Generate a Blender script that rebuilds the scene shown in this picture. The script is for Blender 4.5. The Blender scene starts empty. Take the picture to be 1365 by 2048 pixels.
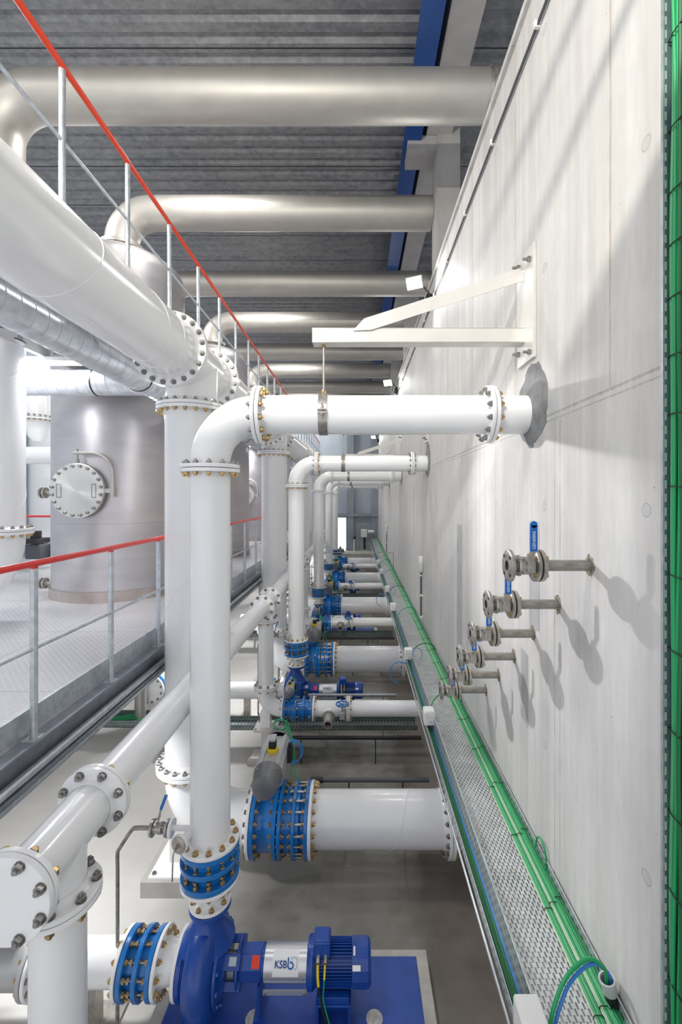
import bpy, math, random
from mathutils import Vector, Matrix
random.seed(7)
C = bpy.context.scene.collection
PI = math.pi
ZC = 3.75                      # camera height above the floor; design coordinates are relative to the camera
S = 4.4                        # bay spacing along Y
YP, YB, YD = 3.12, 4.45, 1.935  # pump line, large pipe line, small pipe line in the first bay
NB = 5
V = Vector

# ------------------------------------------------------------------ materials
MATS = {}
def mat(name, color, rough=.5, metal=0., coat=0., noise=None, bump=None, spec=.5, emit=None):
    if name in MATS: return MATS[name]
    m = bpy.data.materials.new(name); m.use_nodes = True
    nt = m.node_tree; b = nt.nodes['Principled BSDF']
    b.inputs['Base Color'].default_value = (*color, 1)
    b.inputs['Roughness'].default_value = rough
    b.inputs['Metallic'].default_value = metal
    b.inputs['Coat Weight'].default_value = coat
    b.inputs['Specular IOR Level'].default_value = spec
    if emit:
        b.inputs['Emission Color'].default_value = (*emit[0], 1); b.inputs['Emission Strength'].default_value = emit[1]
    tc = None
    def coords(scale):
        nonlocal tc
        if tc is None: tc = nt.nodes.new('ShaderNodeTexCoord')
        mp = nt.nodes.new('ShaderNodeMapping'); mp.inputs['Scale'].default_value = scale
        nt.links.new(tc.outputs['Object'], mp.inputs['Vector']); return mp.outputs[0]
    if noise:   # (scale3, lo, hi, roughvar)
        n = nt.nodes.new('ShaderNodeTexNoise'); n.inputs['Scale'].default_value = 1; n.inputs['Detail'].default_value = 6
        nt.links.new(coords(noise[0]), n.inputs['Vector'])
        r = nt.nodes.new('ShaderNodeMapRange'); r.inputs['From Min'].default_value = .3; r.inputs['From Max'].default_value = .7
        r.inputs['To Min'].default_value = noise[1]; r.inputs['To Max'].default_value = noise[2]
        nt.links.new(n.outputs['Fac'], r.inputs['Value'])
        mx = nt.nodes.new('ShaderNodeMix'); mx.data_type = 'RGBA'; mx.blend_type = 'MULTIPLY'; mx.inputs[0].default_value = 1
        mx.inputs[6].default_value = (*color, 1)
        nt.links.new(r.outputs[0], mx.inputs[7]); nt.links.new(mx.outputs[2], b.inputs['Base Color'])
        if len(noise) > 3:
            r2 = nt.nodes.new('ShaderNodeMapRange'); r2.inputs['To Min'].default_value = rough-noise[3]; r2.inputs['To Max'].default_value = rough+noise[3]
            nt.links.new(n.outputs['Fac'], r2.inputs['Value']); nt.links.new(r2.outputs[0], b.inputs['Roughness'])
    if bump:    # (scale3, strength, distance)
        n = nt.nodes.new('ShaderNodeTexNoise'); n.inputs['Scale'].default_value = 1; n.inputs['Detail'].default_value = 4
        nt.links.new(coords(bump[0]), n.inputs['Vector'])
        bp = nt.nodes.new('ShaderNodeBump'); bp.inputs['Strength'].default_value = bump[1]; bp.inputs['Distance'].default_value = bump[2]
        nt.links.new(n.outputs['Fac'], bp.inputs['Height']); nt.links.new(bp.outputs[0], b.inputs['Normal'])
    MATS[name] = m
    return m

class NG:
    """tiny expression helper for node graphs"""
    def __init__(s, m):
        s.nt = m.node_tree; s.b = s.nt.nodes['Principled BSDF']
        s.pos = s.nt.nodes.new('ShaderNodeNewGeometry').outputs['Position']
        sp = s.nt.nodes.new('ShaderNodeSeparateXYZ'); s.nt.links.new(s.pos, sp.inputs[0])
        s.x, s.y, s.z = sp.outputs
    def m(s, op, a, b=None, c=None):
        n = s.nt.nodes.new('ShaderNodeMath'); n.operation = op
        for i, v in enumerate((a, b, c)):
            if v is None: continue
            if isinstance(v, (int, float)): n.inputs[i].default_value = v
            else: s.nt.links.new(v, n.inputs[i])
        return n.outputs[0]
    def noise(s, scale, detail=4, rough=.5):
        mp = s.nt.nodes.new('ShaderNodeMapping'); mp.inputs['Scale'].default_value = scale
        s.nt.links.new(s.pos, mp.inputs[0])
        n = s.nt.nodes.new('ShaderNodeTexNoise'); n.inputs['Scale'].default_value = 1; n.inputs['Detail'].default_value = detail; n.inputs['Roughness'].default_value = rough
        s.nt.links.new(mp.outputs[0], n.inputs['Vector']); return n.outputs['Fac']
    def rng(s, v, a, b, c, d):
        r = s.nt.nodes.new('ShaderNodeMapRange')
        for i, q in enumerate((a, b, c, d)): r.inputs[i+1].default_value = q
        s.nt.links.new(v, r.inputs[0]); return r.outputs[0]
    def line(s, coord, period, off, halfw):
        """1 on a thin line, 0 elsewhere"""
        f = s.m('PINGPONG', s.m('SUBTRACT', coord, off), period/2)      # distance to the nearest line
        return s.rng(f, halfw*.6, halfw*1.2, 1, 0)
    def mix(s, fac, a, b, mode='MIX'):
        n = s.nt.nodes.new('ShaderNodeMix'); n.data_type = 'RGBA'; n.blend_type = mode
        for i, v in ((0, fac), (6, a), (7, b)):
            if isinstance(v, (int, float)): n.inputs[i].default_value = v
            elif isinstance(v, tuple): n.inputs[i].default_value = (*v, 1)
            else: s.nt.links.new(v, n.inputs[i])
        return n.outputs[2]
    def out(s, color=None, rough=None, height=None, strength=.5, dist=.01, alpha=None):
        if color is not None: s.nt.links.new(color, s.b.inputs['Base Color'])
        if rough is not None: s.nt.links.new(rough, s.b.inputs['Roughness'])
        if alpha is not None: s.nt.links.new(alpha, s.b.inputs['Alpha'])
        if height is not None:
            bp = s.nt.nodes.new('ShaderNodeBump'); bp.inputs['Strength'].default_value = strength; bp.inputs['Distance'].default_value = dist
            s.nt.links.new(height, bp.inputs['Height']); s.nt.links.new(bp.outputs[0], s.b.inputs['Normal'])

def new(name, color, rough, metal=0.):
    m = mat(name, color, rough, metal); return m, NG(m)

WHITE = mat('white_paint', (.92,.925,.93), .22, coat=.3, noise=((3,3,3), .97, 1.0))
STEEL = mat('stainless', (.45,.43,.395), .5, .6, noise=((4,9,2), .93, 1.03, .03))
VSTEEL = mat('vessel_steel', (.60,.575,.585), .36, .8, noise=((1.2,1.2,5), .88, 1.04, .05))
SKIRT = mat('skirt_steel', (.55,.48,.44), .3, .9, noise=((5,5,3), .8, 1.1))
GALV = mat('galvanised', (.60,.64,.67), .42, .7, noise=((22,22,22), .82, 1.12, .06))
DGALV = mat('dark_galvanised', (.36,.38,.42), .42, .6, noise=((10,10,10), .8, 1.1))
BOLT = mat('bolt_steel', (.33,.315,.30), .32, .9)
GOLD = mat('nut_brass', (.55,.38,.17), .32, .95)
BLUE = mat('joint_blue', (.008,.185,.56), .25, coat=.3, bump=((60,60,60), .12, .004))
DBLUE = mat('pump_blue', (.006,.062,.35), .32, coat=.2, noise=((7,7,7), .85, 1.15), bump=((90,90,90), .15, .003))
PLATE = mat('plate_blue', (.02,.075,.36), .42, noise=((5,5,5), .85, 1.25), bump=((18,18,18), .15, .006))
BEAMB = mat('beam_blue', (.004,.055,.24), .45)
RED = mat('rail_red', (.80,.025,.02), .3, coat=.3)
ORANGE = mat('rail_red_upper', (.85,.06,.015), .35)
BLACK = mat('rubber_black', (.015,.015,.016), .5)
DGREY = mat('dark_pipe_plastic', (.07,.075,.085), .35)
ALU = mat('actuator_grey', (.50,.505,.51), .38, .3)
CAPG = mat('actuator_cap_grey', (.20,.205,.215), .38, .3)
YEL = mat('indicator_yellow', (.85,.62,.01), .4)
GREEN = mat('cable_green', (.012,.33,.11), .38)
LGREEN = mat('cable_light_green', (.08,.40,.17), .38)
DGREEN = mat('cable_dark_green', (.003,.13,.035), .38)
PGREEN = mat('cable_pale', (.46,.60,.42), .4)
BHOSE = mat('hose_blue', (.04,.22,.62), .3)
PURP = mat('cable_purple', (.12,.05,.2), .4)
BOXW = mat('box_white', (.80,.80,.78), .45)
SIGNW = mat('sign_white', (.88,.88,.88), .4)
SIGNB = mat('sign_blue', (.01,.07,.28), .5)
SIGNG = mat('sign_grey', (.5,.55,.6), .5)
REDS = mat('sticker_red', (.85,.05,.02), .5)
LEVER = mat('lever_blue', (.006,.14,.52), .35)
PALES = mat('pale_painted_steel', (.72,.70,.66), .35, .25, noise=((5,5,5), .93, 1.04))
VALVE = mat('valve_steel', (.52,.49,.45), .33, .8, noise=((30,30,30), .75, 1.1))
OLDP = mat('stub_steel', (.40,.38,.34), .5, .65, noise=((12,30,30), .6, 1.15))
GROUT = mat('grout_grey', (.22,.225,.23), .8, noise=((9,9,9), .7, 1.3))
GROUTD = mat('grout_brown', (.30,.26,.20), .85, noise=((50,50,50), .3, 1.4), bump=((60,60,60), .9, .01))
GRPLUG = mat('grout_plug', (.62,.62,.58), .8, noise=((30,30,30), .7, 1.2))
INSERT = mat('embedded_plate', (.50,.50,.50), .5, .3, noise=((10,10,4), .85, 1.1))
EMIT = mat('lamp_face', (1,1,1), .5, emit=((1,.99,.96), 14))
EMITL = mat('tube_face', (1,1,1), .5, emit=((.93,.95,1), 6))
SKYW = mat('daylight_opening', (.9,.95,1), .5, emit=((.9,.96,1), 2.2))
DUCT = mat('spiral_duct', (.80,.83,.87), .32, .6, noise=((9,9,9), .8, 1.12, .05))
CONC = mat('column_concrete', (.44,.425,.405), .75, noise=((3,3,1.5), .85, 1.1), bump=((20,20,20), .2, .005))
BEAMC = mat('beam_concrete', (.42,.40,.39), .75, noise=((3,3,3), .85, 1.08))
PLINTHM = mat('plinth_concrete', (.55,.53,.48), .8, noise=((8,8,8), .8, 1.15))
ENDW = mat('end_wall_grey', (.48,.54,.60), .7, noise=((1.5,1.5,.4), .85, 1.1))
ENDC = mat('end_column_grey', (.30,.33,.38), .7, noise=((2,2,1), .85, 1.1))

# right-hand concrete wall: vertical formwork joints, one level joint, tie-hole plugs, pits
CWALL, g = new('board_concrete', (.7,.69,.66), .62)
st = g.noise((2, 9, .35), 5, .6); bl = g.noise((1, 1.1, 1.1), 5, .6); fine = g.noise((30, 30, 8), 3)
col = g.mix(g.rng(st, .35, .65, 0, 1), (.56,.54,.515), (.69,.68,.655))
col = g.mix(g.rng(bl, .35, .7, 0, .55), col, (.50,.487,.48))
col = g.mix(g.rng(fine, .3, .7, 0, .2), col, (.40,.39,.38))
up = g.rng(g.z, ZC+.505, ZC+.51, 0, 1); dn = g.m('SUBTRACT', 1, up)
s1 = g.m('MULTIPLY', g.line(g.y, 1.24, .83, .007), up)
s2 = g.m('MULTIPLY', g.m('MAXIMUM', g.line(g.y, 1.22, .14, .006), g.line(g.y, 1.22, .21, .004)), dn)
s3 = g.rng(g.m('ABSOLUTE', g.m('SUBTRACT', g.z, ZC+.51)), .004, .010, 1, 0)
s4 = g.rng(g.m('ABSOLUTE', g.m('SUBTRACT', g.z, ZC+.475)), .003, .007, .7, 0)
seam = g.m('MAXIMUM', g.m('MAXIMUM', s1, s2), g.m('MAXIMUM', s3, s4))
col = g.mix(g.m('MULTIPLY', seam, g.rng(fine, .3, .7, .2, .75)), col, (.30,.275,.25))
stain = g.m('MULTIPLY', g.line(g.y, 1.24, .83, .06), g.m('MULTIPLY', up, .16))
col = g.mix(stain, col, (.50,.44,.36))
py = g.m('PINGPONG', g.m('SUBTRACT', g.y, 1.81), .49); pz = g.m('PINGPONG', g.m('SUBTRACT', g.z, ZC-.05), .755)
rr = g.m('SQRT', g.m('ADD', g.m('MULTIPLY', py, py), g.m('MULTIPLY', pz, pz)))
plug = g.rng(rr, .026, .030, 1, 0); ring = g.rng(g.m('ABSOLUTE', g.m('SUBTRACT', rr, .028)), .002, .004, 1, 0)
col = g.mix(g.m('MULTIPLY', plug, .35), col, (.42,.42,.42)); col = g.mix(g.m('MULTIPLY', ring, .5), col, (.25,.25,.25))
vo = g.nt.nodes.new('ShaderNodeTexVoronoi'); vo.inputs['Scale'].default_value = 11; g.nt.links.new(g.pos, vo.inputs['Vector'])
pit = g.m('MULTIPLY', g.rng(vo.outputs['Distance'], .035, .06, 1, 0), g.rng(g.noise((1.3,1.3,1.3)), .5, .62, 0, 1))
col = g.mix(g.m('MULTIPLY', pit, .7), col, (.22,.2,.18))
g.out(col, None, g.m('SUBTRACT', g.m('MULTIPLY', fine, .15), g.m('ADD', seam, pit)), .5, .004)

# concrete floor
CFLOOR, g = new('floor_concrete', (.4,.39,.37), .42)
a = g.noise((.55,.9,1), 6, .6); b_ = g.noise((3.5,3.5,3), 5, .65); c_ = g.noise((30,30,30), 3)
col = g.mix(g.rng(a, .38, .62, 0, 1), (.13,.122,.102), (.33,.315,.28))
col = g.mix(g.rng(b_, .35, .7, 0, .45), col, (.37,.355,.325))
col = g.mix(g.rng(b_, .30, .42, .5, 0), col, (.20,.185,.17))
sp_ = g.rng(g.noise((7,7,7), 5, .8), .66, .70, 0, .8); col = g.mix(sp_, col, (.68,.68,.66))
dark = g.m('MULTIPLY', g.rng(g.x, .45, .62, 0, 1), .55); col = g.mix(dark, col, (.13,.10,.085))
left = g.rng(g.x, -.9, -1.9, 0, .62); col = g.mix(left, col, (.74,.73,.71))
g.out(col, g.rng(a, .3, .7, .28, .5), c_, .12, .003)

# checker plate
CHECK, g = new('checker_plate', (.66,.66,.68), .32, .55)
P_ = .06
u1 = g.m('DIVIDE', g.m('ADD', g.x, g.y), P_); u2 = g.m('DIVIDE', g.m('SUBTRACT', g.x, g.y), P_)
cell = g.m('MODULO', g.m('ADD', g.m('FLOOR', u1), g.m('ADD', g.m('FLOOR', u2), 1000)), 2)
fa = g.m('SUBTRACT', g.m('FRACT', u1), .5); fb = g.m('SUBTRACT', g.m('FRACT', u2), .5)
ea = g.m('ADD', g.m('POWER', g.m('MULTIPLY', fa, 2.3), 2), g.m('POWER', g.m('MULTIPLY', fb, 6.5), 2))
eb = g.m('ADD', g.m('POWER', g.m('MULTIPLY', fb, 2.3), 2), g.m('POWER', g.m('MULTIPLY', fa, 6.5), 2))
sel = g.m('ADD', g.m('MULTIPLY', ea, cell), g.m('MULTIPLY', eb, g.m('SUBTRACT', 1, cell)))
bar = g.rng(sel, .5, 1.1, 1, 0)
col = g.mix(g.rng(g.noise((.8,.8,.8), 5), .35, .65, 0, 1), (.60,.59,.615), (.76,.76,.775))
col = g.mix(g.m('MULTIPLY', bar, .75), col, (.95,.95,.97))
pl = g.m('MAXIMUM', g.line(g.y, 1.5, .35, .006), g.line(g.x, 1.25, -3.3, .006))
col = g.mix(g.m('MULTIPLY', pl, .6), col, (.3,.3,.31))
g.out(col, None, bar, .8, .006)

# galvanised trapezoidal ceiling sheet (ribs are geometry; colour mottled)
CEIL, g = new('ceiling_sheet', (.24,.25,.265), .5, .3)
a = g.noise((8,11,11), 7, .7); b_ = g.noise((1.1,6,2), 4, .6)
col = g.mix(g.rng(a, .35, .65, 0, 1), (.12,.125,.135), (.255,.26,.275))
col = g.mix(g.rng(b_, .35, .7, 0, .5), col, (.30,.295,.29))
g.out(col)

def slot_mat(name, along, across, lp, ap, ll, lw, color, hole=(.01,.012,.01), metal=.55, through=False):
    """staggered slots: `along` axis pitch lp length ll, `across` axis pitch ap width lw"""
    m, g = new(name, color, .38, metal)
    ax = {'x': g.x, 'y': g.y, 'z': g.z}
    A, B = ax[along], ax[across]
    row = g.m('FLOOR', g.m('DIVIDE', B, ap))
    stag = g.m('MULTIPLY', g.m('MODULO', g.m('ADD', row, 1000), 2), lp/2)
    da = g.m('PINGPONG', g.m('ADD', A, stag), lp/2)
    db = g.m('ABSOLUTE', g.m('SUBTRACT', g.m('MODULO', g.m('ADD', B, ap*1000), ap), ap/2))
    mk = g.m('MULTIPLY', g.rng(da, ll/2-.001, ll/2+.001, 1, 0), g.rng(db, lw/2-.0008, lw/2+.0008, 1, 0))
    n = g.noise((14,14,14), 5, .6); n2 = g.noise((2.5,2.5,2.5), 4)
    c = g.mix(g.rng(n, .35, .65, 0, 1), tuple(v*.86 for v in color), tuple(min(1, v*1.1) for v in color))
    c = g.mix(g.rng(n2, .52, .68, 0, .5), c, tuple(v*.55 for v in color))
    c = g.mix(mk, c, hole)
    if through: g.out(c, alpha=g.m('SUBTRACT', 1, mk))
    else: g.out(c)
    return m
TRAY = slot_mat('perforated_tray', 'y', 'x', .050, .0155, .028, .0080, (.62,.66,.65), metal=.4, through=True)
RAILS = slot_mat('tray_side_rail', 'y', 'z', .05, .03, .026, .008, (.6,.64,.66), (.02,.03,.025))
VRAIL = slot_mat('upright_tray_rail', 'z', 'x', .05, .037, .030, .012, (.15,.24,.25), (.75,.76,.72), metal=.3)
FTRAY = slot_mat('floor_tray_side', 'x', 'z', .05, .04, .026, .010, (.24,.28,.28), (.02,.025,.025))

# brushed manhole lid with radial sheen
LID, g = new('brushed_lid', (.72,.71,.68), .26, 1.)
g.b.inputs['Anisotropic'].default_value = .92
tg = g.nt.nodes.new('ShaderNodeTangent'); tg.direction_type = 'RADIAL'; tg.axis = 'Y'
g.nt.links.new(tg.outputs[0], g.b.inputs['Tangent'])

# ------------------------------------------------------------------ mesh builder
def basis(d):
    d = V(d).normalized()
    a = V((0,0,1)) if abs(d.z) < .9 else V((1,0,0))
    u = a.cross(d).normalized(); w = d.cross(u)
    return u, w, d

class MB:
    def __init__(s): s.v=[]; s.f=[]; s.m=[]
    def lathe(s, prof, o, d, n=32, m=0, arc=None):
        """prof = [(t, r)...] along d from o; arc=(a0,a1) for a partial turn"""
        u, w, d = basis(d); o = V(o); idx = []
        full = arc is None; a0, a1 = arc or (0, 2*PI); cnt = n if full else n+1
        for t, r in prof:
            if r < 1e-6: s.v.append(o+d*t); idx.append([len(s.v)-1]*cnt); continue
            row = []
            for i in range(cnt):
                a = a0+(a1-a0)*i/n
                s.v.append(o+d*t+(u*math.cos(a)+w*math.sin(a))*r); row.append(len(s.v)-1)
            idx.append(row)
        for A, B in zip(idx, idx[1:]):
            for i in range(n):
                j = (i+1) % cnt if full else i+1
                q = [A[i], A[j], B[j], B[i]]; q = list(dict.fromkeys(q))
                if len(q) > 2: s.f.append(q); s.m.append(m)
        return s
    def cyl(s, o, d, L, r, n=24, m=0, ch=0):
        if ch: return s.lathe([(0,0),(0,r-ch),(ch,r),(L-ch,r),(L,r-ch),(L,0)], o, d, n, m)
        return s.lathe([(0,0),(0,r),(L,r),(L,0)], o, d, n, m)
    def tube(s, pts, r, n=10, m=0, cap=True):
        pts = [V(p) for p in pts]; rows = []
        t = (pts[1]-pts[0]).normalized(); u, w, _ = basis(t)
        for i, p in enumerate(pts):
            if i == 0: tn = t
            elif i == len(pts)-1: tn = (pts[i]-pts[i-1]).normalized()
            else: tn = ((pts[i+1]-pts[i]).normalized()+(pts[i]-pts[i-1]).normalized()).normalized()
            u = (u-tn*u.dot(tn)).normalized(); w = tn.cross(u)
            rr = r[i] if isinstance(r, (list, tuple)) else r
            row = []
            for k in range(n):
                a = 2*PI*k/n; s.v.append(p+(u*math.cos(a)+w*math.sin(a))*rr); row.append(len(s.v)-1)
            rows.append(row)
        for A, B in zip(rows, rows[1:]):
            for k in range(n): s.f.append([A[k], A[(k+1)%n], B[(k+1)%n], B[k]]); s.m.append(m)
        if cap: s.f.append(rows[0][::-1]); s.m.append(m); s.f.append(rows[-1]); s.m.append(m)
        return s
    def box(s, x0, x1, y0, y1, z0, z1, m=0):
        return s.obox(((x0+x1)/2,(y0+y1)/2,(z0+z1)/2), (x1-x0,y1-y0,z1-z0), m=m)
    def obox(s, c, size, ax=None, m=0):
        c = V(c); ax = ax or (V((1,0,0)), V((0,1,0)), V((0,0,1))); b = len(s.v)
        for i in (-.5,.5):
            for j in (-.5,.5):
                for k in (-.5,.5): s.v.append(c+ax[0]*i*size[0]+ax[1]*j*size[1]+ax[2]*k*size[2])
        for q in ((0,1,3,2),(4,6,7,5),(0,4,5,1),(2,3,7,6),(0,2,6,4),(1,5,7,3)): s.f.append([b+i for i in q]); s.m.append(m)
        return s
    def bar(s, a, b, w, h, m=0, up=(0,0,1)):
        a, b = V(a), V(b); d = (b-a).normalized(); x = d.cross(V(up)).normalized(); z = x.cross(d)
        return s.obox((a+b)/2, (w, (b-a).length, h), (x, d, z), m)
    def prism(s, poly, o, ex, ey, ez, depth, m=0):
        """polygon in plane (ex, ey) from o, pushed depth along ez"""
        o, ex, ey, ez = V(o), V(ex), V(ey), V(ez); b = len(s.v); n = len(poly)
        for dd in (0, depth):
            for x, y in poly: s.v.append(o+ex*x+ey*y+ez*dd)
        s.f.append([b+i for i in range(n)][::-1]); s.m.append(m); s.f.append([b+n+i for i in range(n)]); s.m.append(m)
        for i in range(n): s.f.append([b+i, b+(i+1)%n, b+n+(i+1)%n, b+n+i]); s.m.append(m)
        return s
    def hexa(s, o, d, L, r, m=0):
        return s.lathe([(0,0),(0,r),(L*.85,r),(L,r*.86),(L,0)], o, d, 6, m)
    def mesh(s, name, mats, origin=(0,0,0), smooth=40):
        me = bpy.data.meshes.new(name); O = V(origin)
        me.from_pydata([tuple(p-O) for p in s.v], [], s.f)
        for mm in mats: me.materials.append(mm)
        me.polygons.foreach_set('material_index', s.m)
        import bmesh
        bm = bmesh.new(); bm.from_mesh(me); bmesh.ops.recalc_face_normals(bm, faces=bm.faces); bm.to_mesh(me); bm.free()
        if smooth:
            me.shade_smooth(); me.set_sharp_from_angle(angle=math.radians(smooth))
        me.update(); return me

ORG = {}; NEW = []
def thing(name, label, cat, loc, group=None, kind=None):
    o = bpy.data.objects.new(name, None); C.objects.link(o); o.empty_display_size = .1
    o.location = (loc[0], loc[1], loc[2]+ZC); o['label'] = label; o['category'] = cat
    if group: o['group'] = group
    if kind: o['kind'] = kind
    ORG[o.name] = V(loc); NEW.append(o); return o
def part(name, mb, mats, parent, smooth=40, bevel=0, label=None):
    if not isinstance(mats, (list, tuple)): mats = [mats]
    me = mb.mesh(name, mats, ORG[parent.name], smooth)
    o = bpy.data.objects.new(name, me); C.objects.link(o); o.parent = parent; ORG[o.name] = ORG[parent.name]
    if bevel:
        md = o.modifiers.new('bevel', 'BEVEL'); md.width = bevel; md.segments = 2; md.limit_method = 'ANGLE'
    if label: o['label'] = label
    return o
def single(name, mb, mats, label, cat, loc, group=None, smooth=40, bevel=0, kind=None):
    if not isinstance(mats, (list, tuple)): mats = [mats]
    me = mb.mesh(name, mats, loc, smooth)
    o = bpy.data.objects.new(name, me); C.objects.link(o); o.location = (loc[0], loc[1], loc[2]+ZC)
    if kind: o['kind'] = kind
    if label: o['label'] = label; o['category'] = cat
    if group: o['group'] = group
    if bevel:
        md = o.modifiers.new('bevel', 'BEVEL'); md.width = bevel; md.segments = 2; md.limit_method = 'ANGLE'
    ORG[o.name] = V(loc); NEW.append(o); return o
def struct(name, mb, mats, smooth=0):
    if not isinstance(mats, (list, tuple)): mats = [mats]
    me = mb.mesh(name, mats, (0,0,0), smooth)
    o = bpy.data.objects.new(name, me); C.objects.link(o); o.location = (0,0,ZC); o['kind'] = 'structure'
    ORG[o.name] = V((0,0,0)); return o

# bolts --------------------------------------------------------------
BM = {}
def bolt_mesh(grip, r, heads):
    """along +z from 0 to grip; heads = 'sn' steel head + brass nut, 'nn' two brass nuts, 'ss' steel both, 's' head only"""
    k = (round(grip,4), r, heads)
    if k in BM: return BM[k]
    b = MB(); h = r*.95
    if heads[0] == 's': b.cyl((0,0,0), (0,0,-1), .003, r*1.12, 12, 0); b.hexa((0,0,-.003), (0,0,-1), h, r, 0)
    else: b.cyl((0,0,0), (0,0,-1), .003, r*1.15, 12, 0); b.hexa((0,0,-.003), (0,0,-1), h, r, 1); b.cyl((0,0,-.003-h), (0,0,-1), h*.55, r*.5, 8, 1)
    if len(heads) > 1:
        b.cyl((0,0,0), (0,0,1), grip, r*.52, 8, 0)
        b.cyl((0,0,grip), (0,0,1), .003, r*1.15, 12, 0); mm = 1 if heads[1] == 'n' else 0
        b.hexa((0,0,grip+.003), (0,0,1), h, r, mm); b.cyl((0,0,grip+.003+h), (0,0,1), h*.55, r*.5, 8, mm)
    BM[k] = b.mesh('bolt', [BOLT, GOLD], (0,0,0), 30); return BM[k]
def bolts(parent, c, d, bc, n, g0, g1, r, heads='sn', phase=.5, name='bolt'):
    """n bolts on pitch radius bc about axis d through c, gripping from c+d*g0 to c+d*g1"""
    u, w, d = basis(d); me = bolt_mesh(g1-g0, r, heads)
    for i in range(n):
        a = 2*PI*(i+phase)/n; p = V(c)+(u*math.cos(a)+w*math.sin(a))*bc+d*g0
        o = bpy.data.objects.new(name, me); C.objects.link(o); o.parent = parent
        o.matrix_local = Matrix.Translation(p-ORG[parent.name]) @ Matrix((u, w, d)).transposed().to_4x4()

DN = {500: dict(r=.254, R=.335, bc=.305, n=20, th=.034, br=.0215), 250: dict(r=.1365, R=.2025, bc=.173, n=12, th=.028, br=.0185),
      200: dict(r=.1095, R=.170, bc=.1465, n=8, th=.026, br=.0195), 150: dict(r=.084, R=.1425, bc=.119, n=8, th=.024, br=.016)}
GAP = .0022
def flange_mb(dn, c, d, neck=.04, R=None, gasket=True, n=48):
    q = DN[dn]; b = MB(); th = q['th']; r = q['r']; R = R or q['R']
    pr = [(GAP, r*.8), (GAP, R-.003), (GAP+.003, R), (th-.004, R), (th, R-.004), (th, r+.022)]
    if neck: pr += [(th+.006, r+.014), (th+neck, r+.001)]
    else: pr += [(th, r)]
    b.lathe(pr, c, d, n)
    if gasket: b.lathe([(-GAP, r*.8), (-GAP, R-.014), (GAP, R-.014), (GAP, r*.8)], c, d, n, 1)
    return b
def flange(parent, dn, c, d, neck=.04, heads=None, gasket=True, off=None, phase=.5, n=48):
    """face at c, body towards d; heads given: this flange carries the joint's bolts"""
    o = part('flange', flange_mb(dn, c, d, neck, gasket=gasket, n=n), [WHITE, BLACK], parent)
    q = DN[dn]
    if heads: bolts(o, c, d, q['bc'], q['n'], -q['th'] if off is None else off, q['th'], q['br'], heads, phase)
    return o
def arc(c, r, e1, e2, n=14):
    """quarter arc: c + r*(e1 cos + e2 sin)"""
    c, e1, e2 = V(c), V(e1), V(e2)
    return [c+(e1*math.cos(PI/2*i/n)+e2*math.sin(PI/2*i/n))*r for i in range(n+1)]

BAKE = {}
def baked(o):
    """flange mesh with its bolts joined in, for bays too far away to show bolts"""
    if o.data.name in BAKE: return BAKE[o.data.name]
    b = MB(); mats = list(o.data.materials)
    def add(me, M):
        base = len(b.v); mi = []
        for mm in me.materials:
            if mm not in mats: mats.append(mm)
            mi.append(mats.index(mm))
        b.v += [M @ v.co for v in me.vertices]
        for p in me.polygons: b.f.append([base+i for i in p.vertices]); b.m.append(mi[p.material_index])
    add(o.data, Matrix())
    for ch in o.children: add(ch.data, ch.matrix_local)
    BAKE[o.data.name] = b.mesh(o.data.name, mats, (0,0,0), 40); return BAKE[o.data.name]
def copy_tree(o, parent, bake):
    c = o.copy(); C.objects.link(c); c.parent = parent
    kids = list(o.children)
    if bake and kids and all(k.name.split('.')[0] in ('bolt', 'tie_rod') for k in kids): c.data = baked(o); return c
    for ch in kids: copy_tree(ch, c, bake)
    return c
WHICH = ['nearest', 'second nearest', 'third nearest', 'fourth nearest', 'farthest']
def bays(fn, ks=range(NB), grp=True):
    """fn(Y0) builds one bay's things; then they are copied down the hall. Labels hold {n}."""
    global NEW
    ks = list(ks); NEW = []; fn(S*ks[0]); first = list(NEW)
    for o in first: o['_t'] = o['label']
    for k in ks[1:]:
        for o in first:
            c = copy_tree(o, None, k >= 2); c.location.y += S*(k-ks[0]); c['label'] = o['_t'].format(n=WHICH[k]); del c['_t']
    for o in first: o['label'] = o['_t'].format(n=WHICH[ks[0]]); del o['_t']

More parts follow.
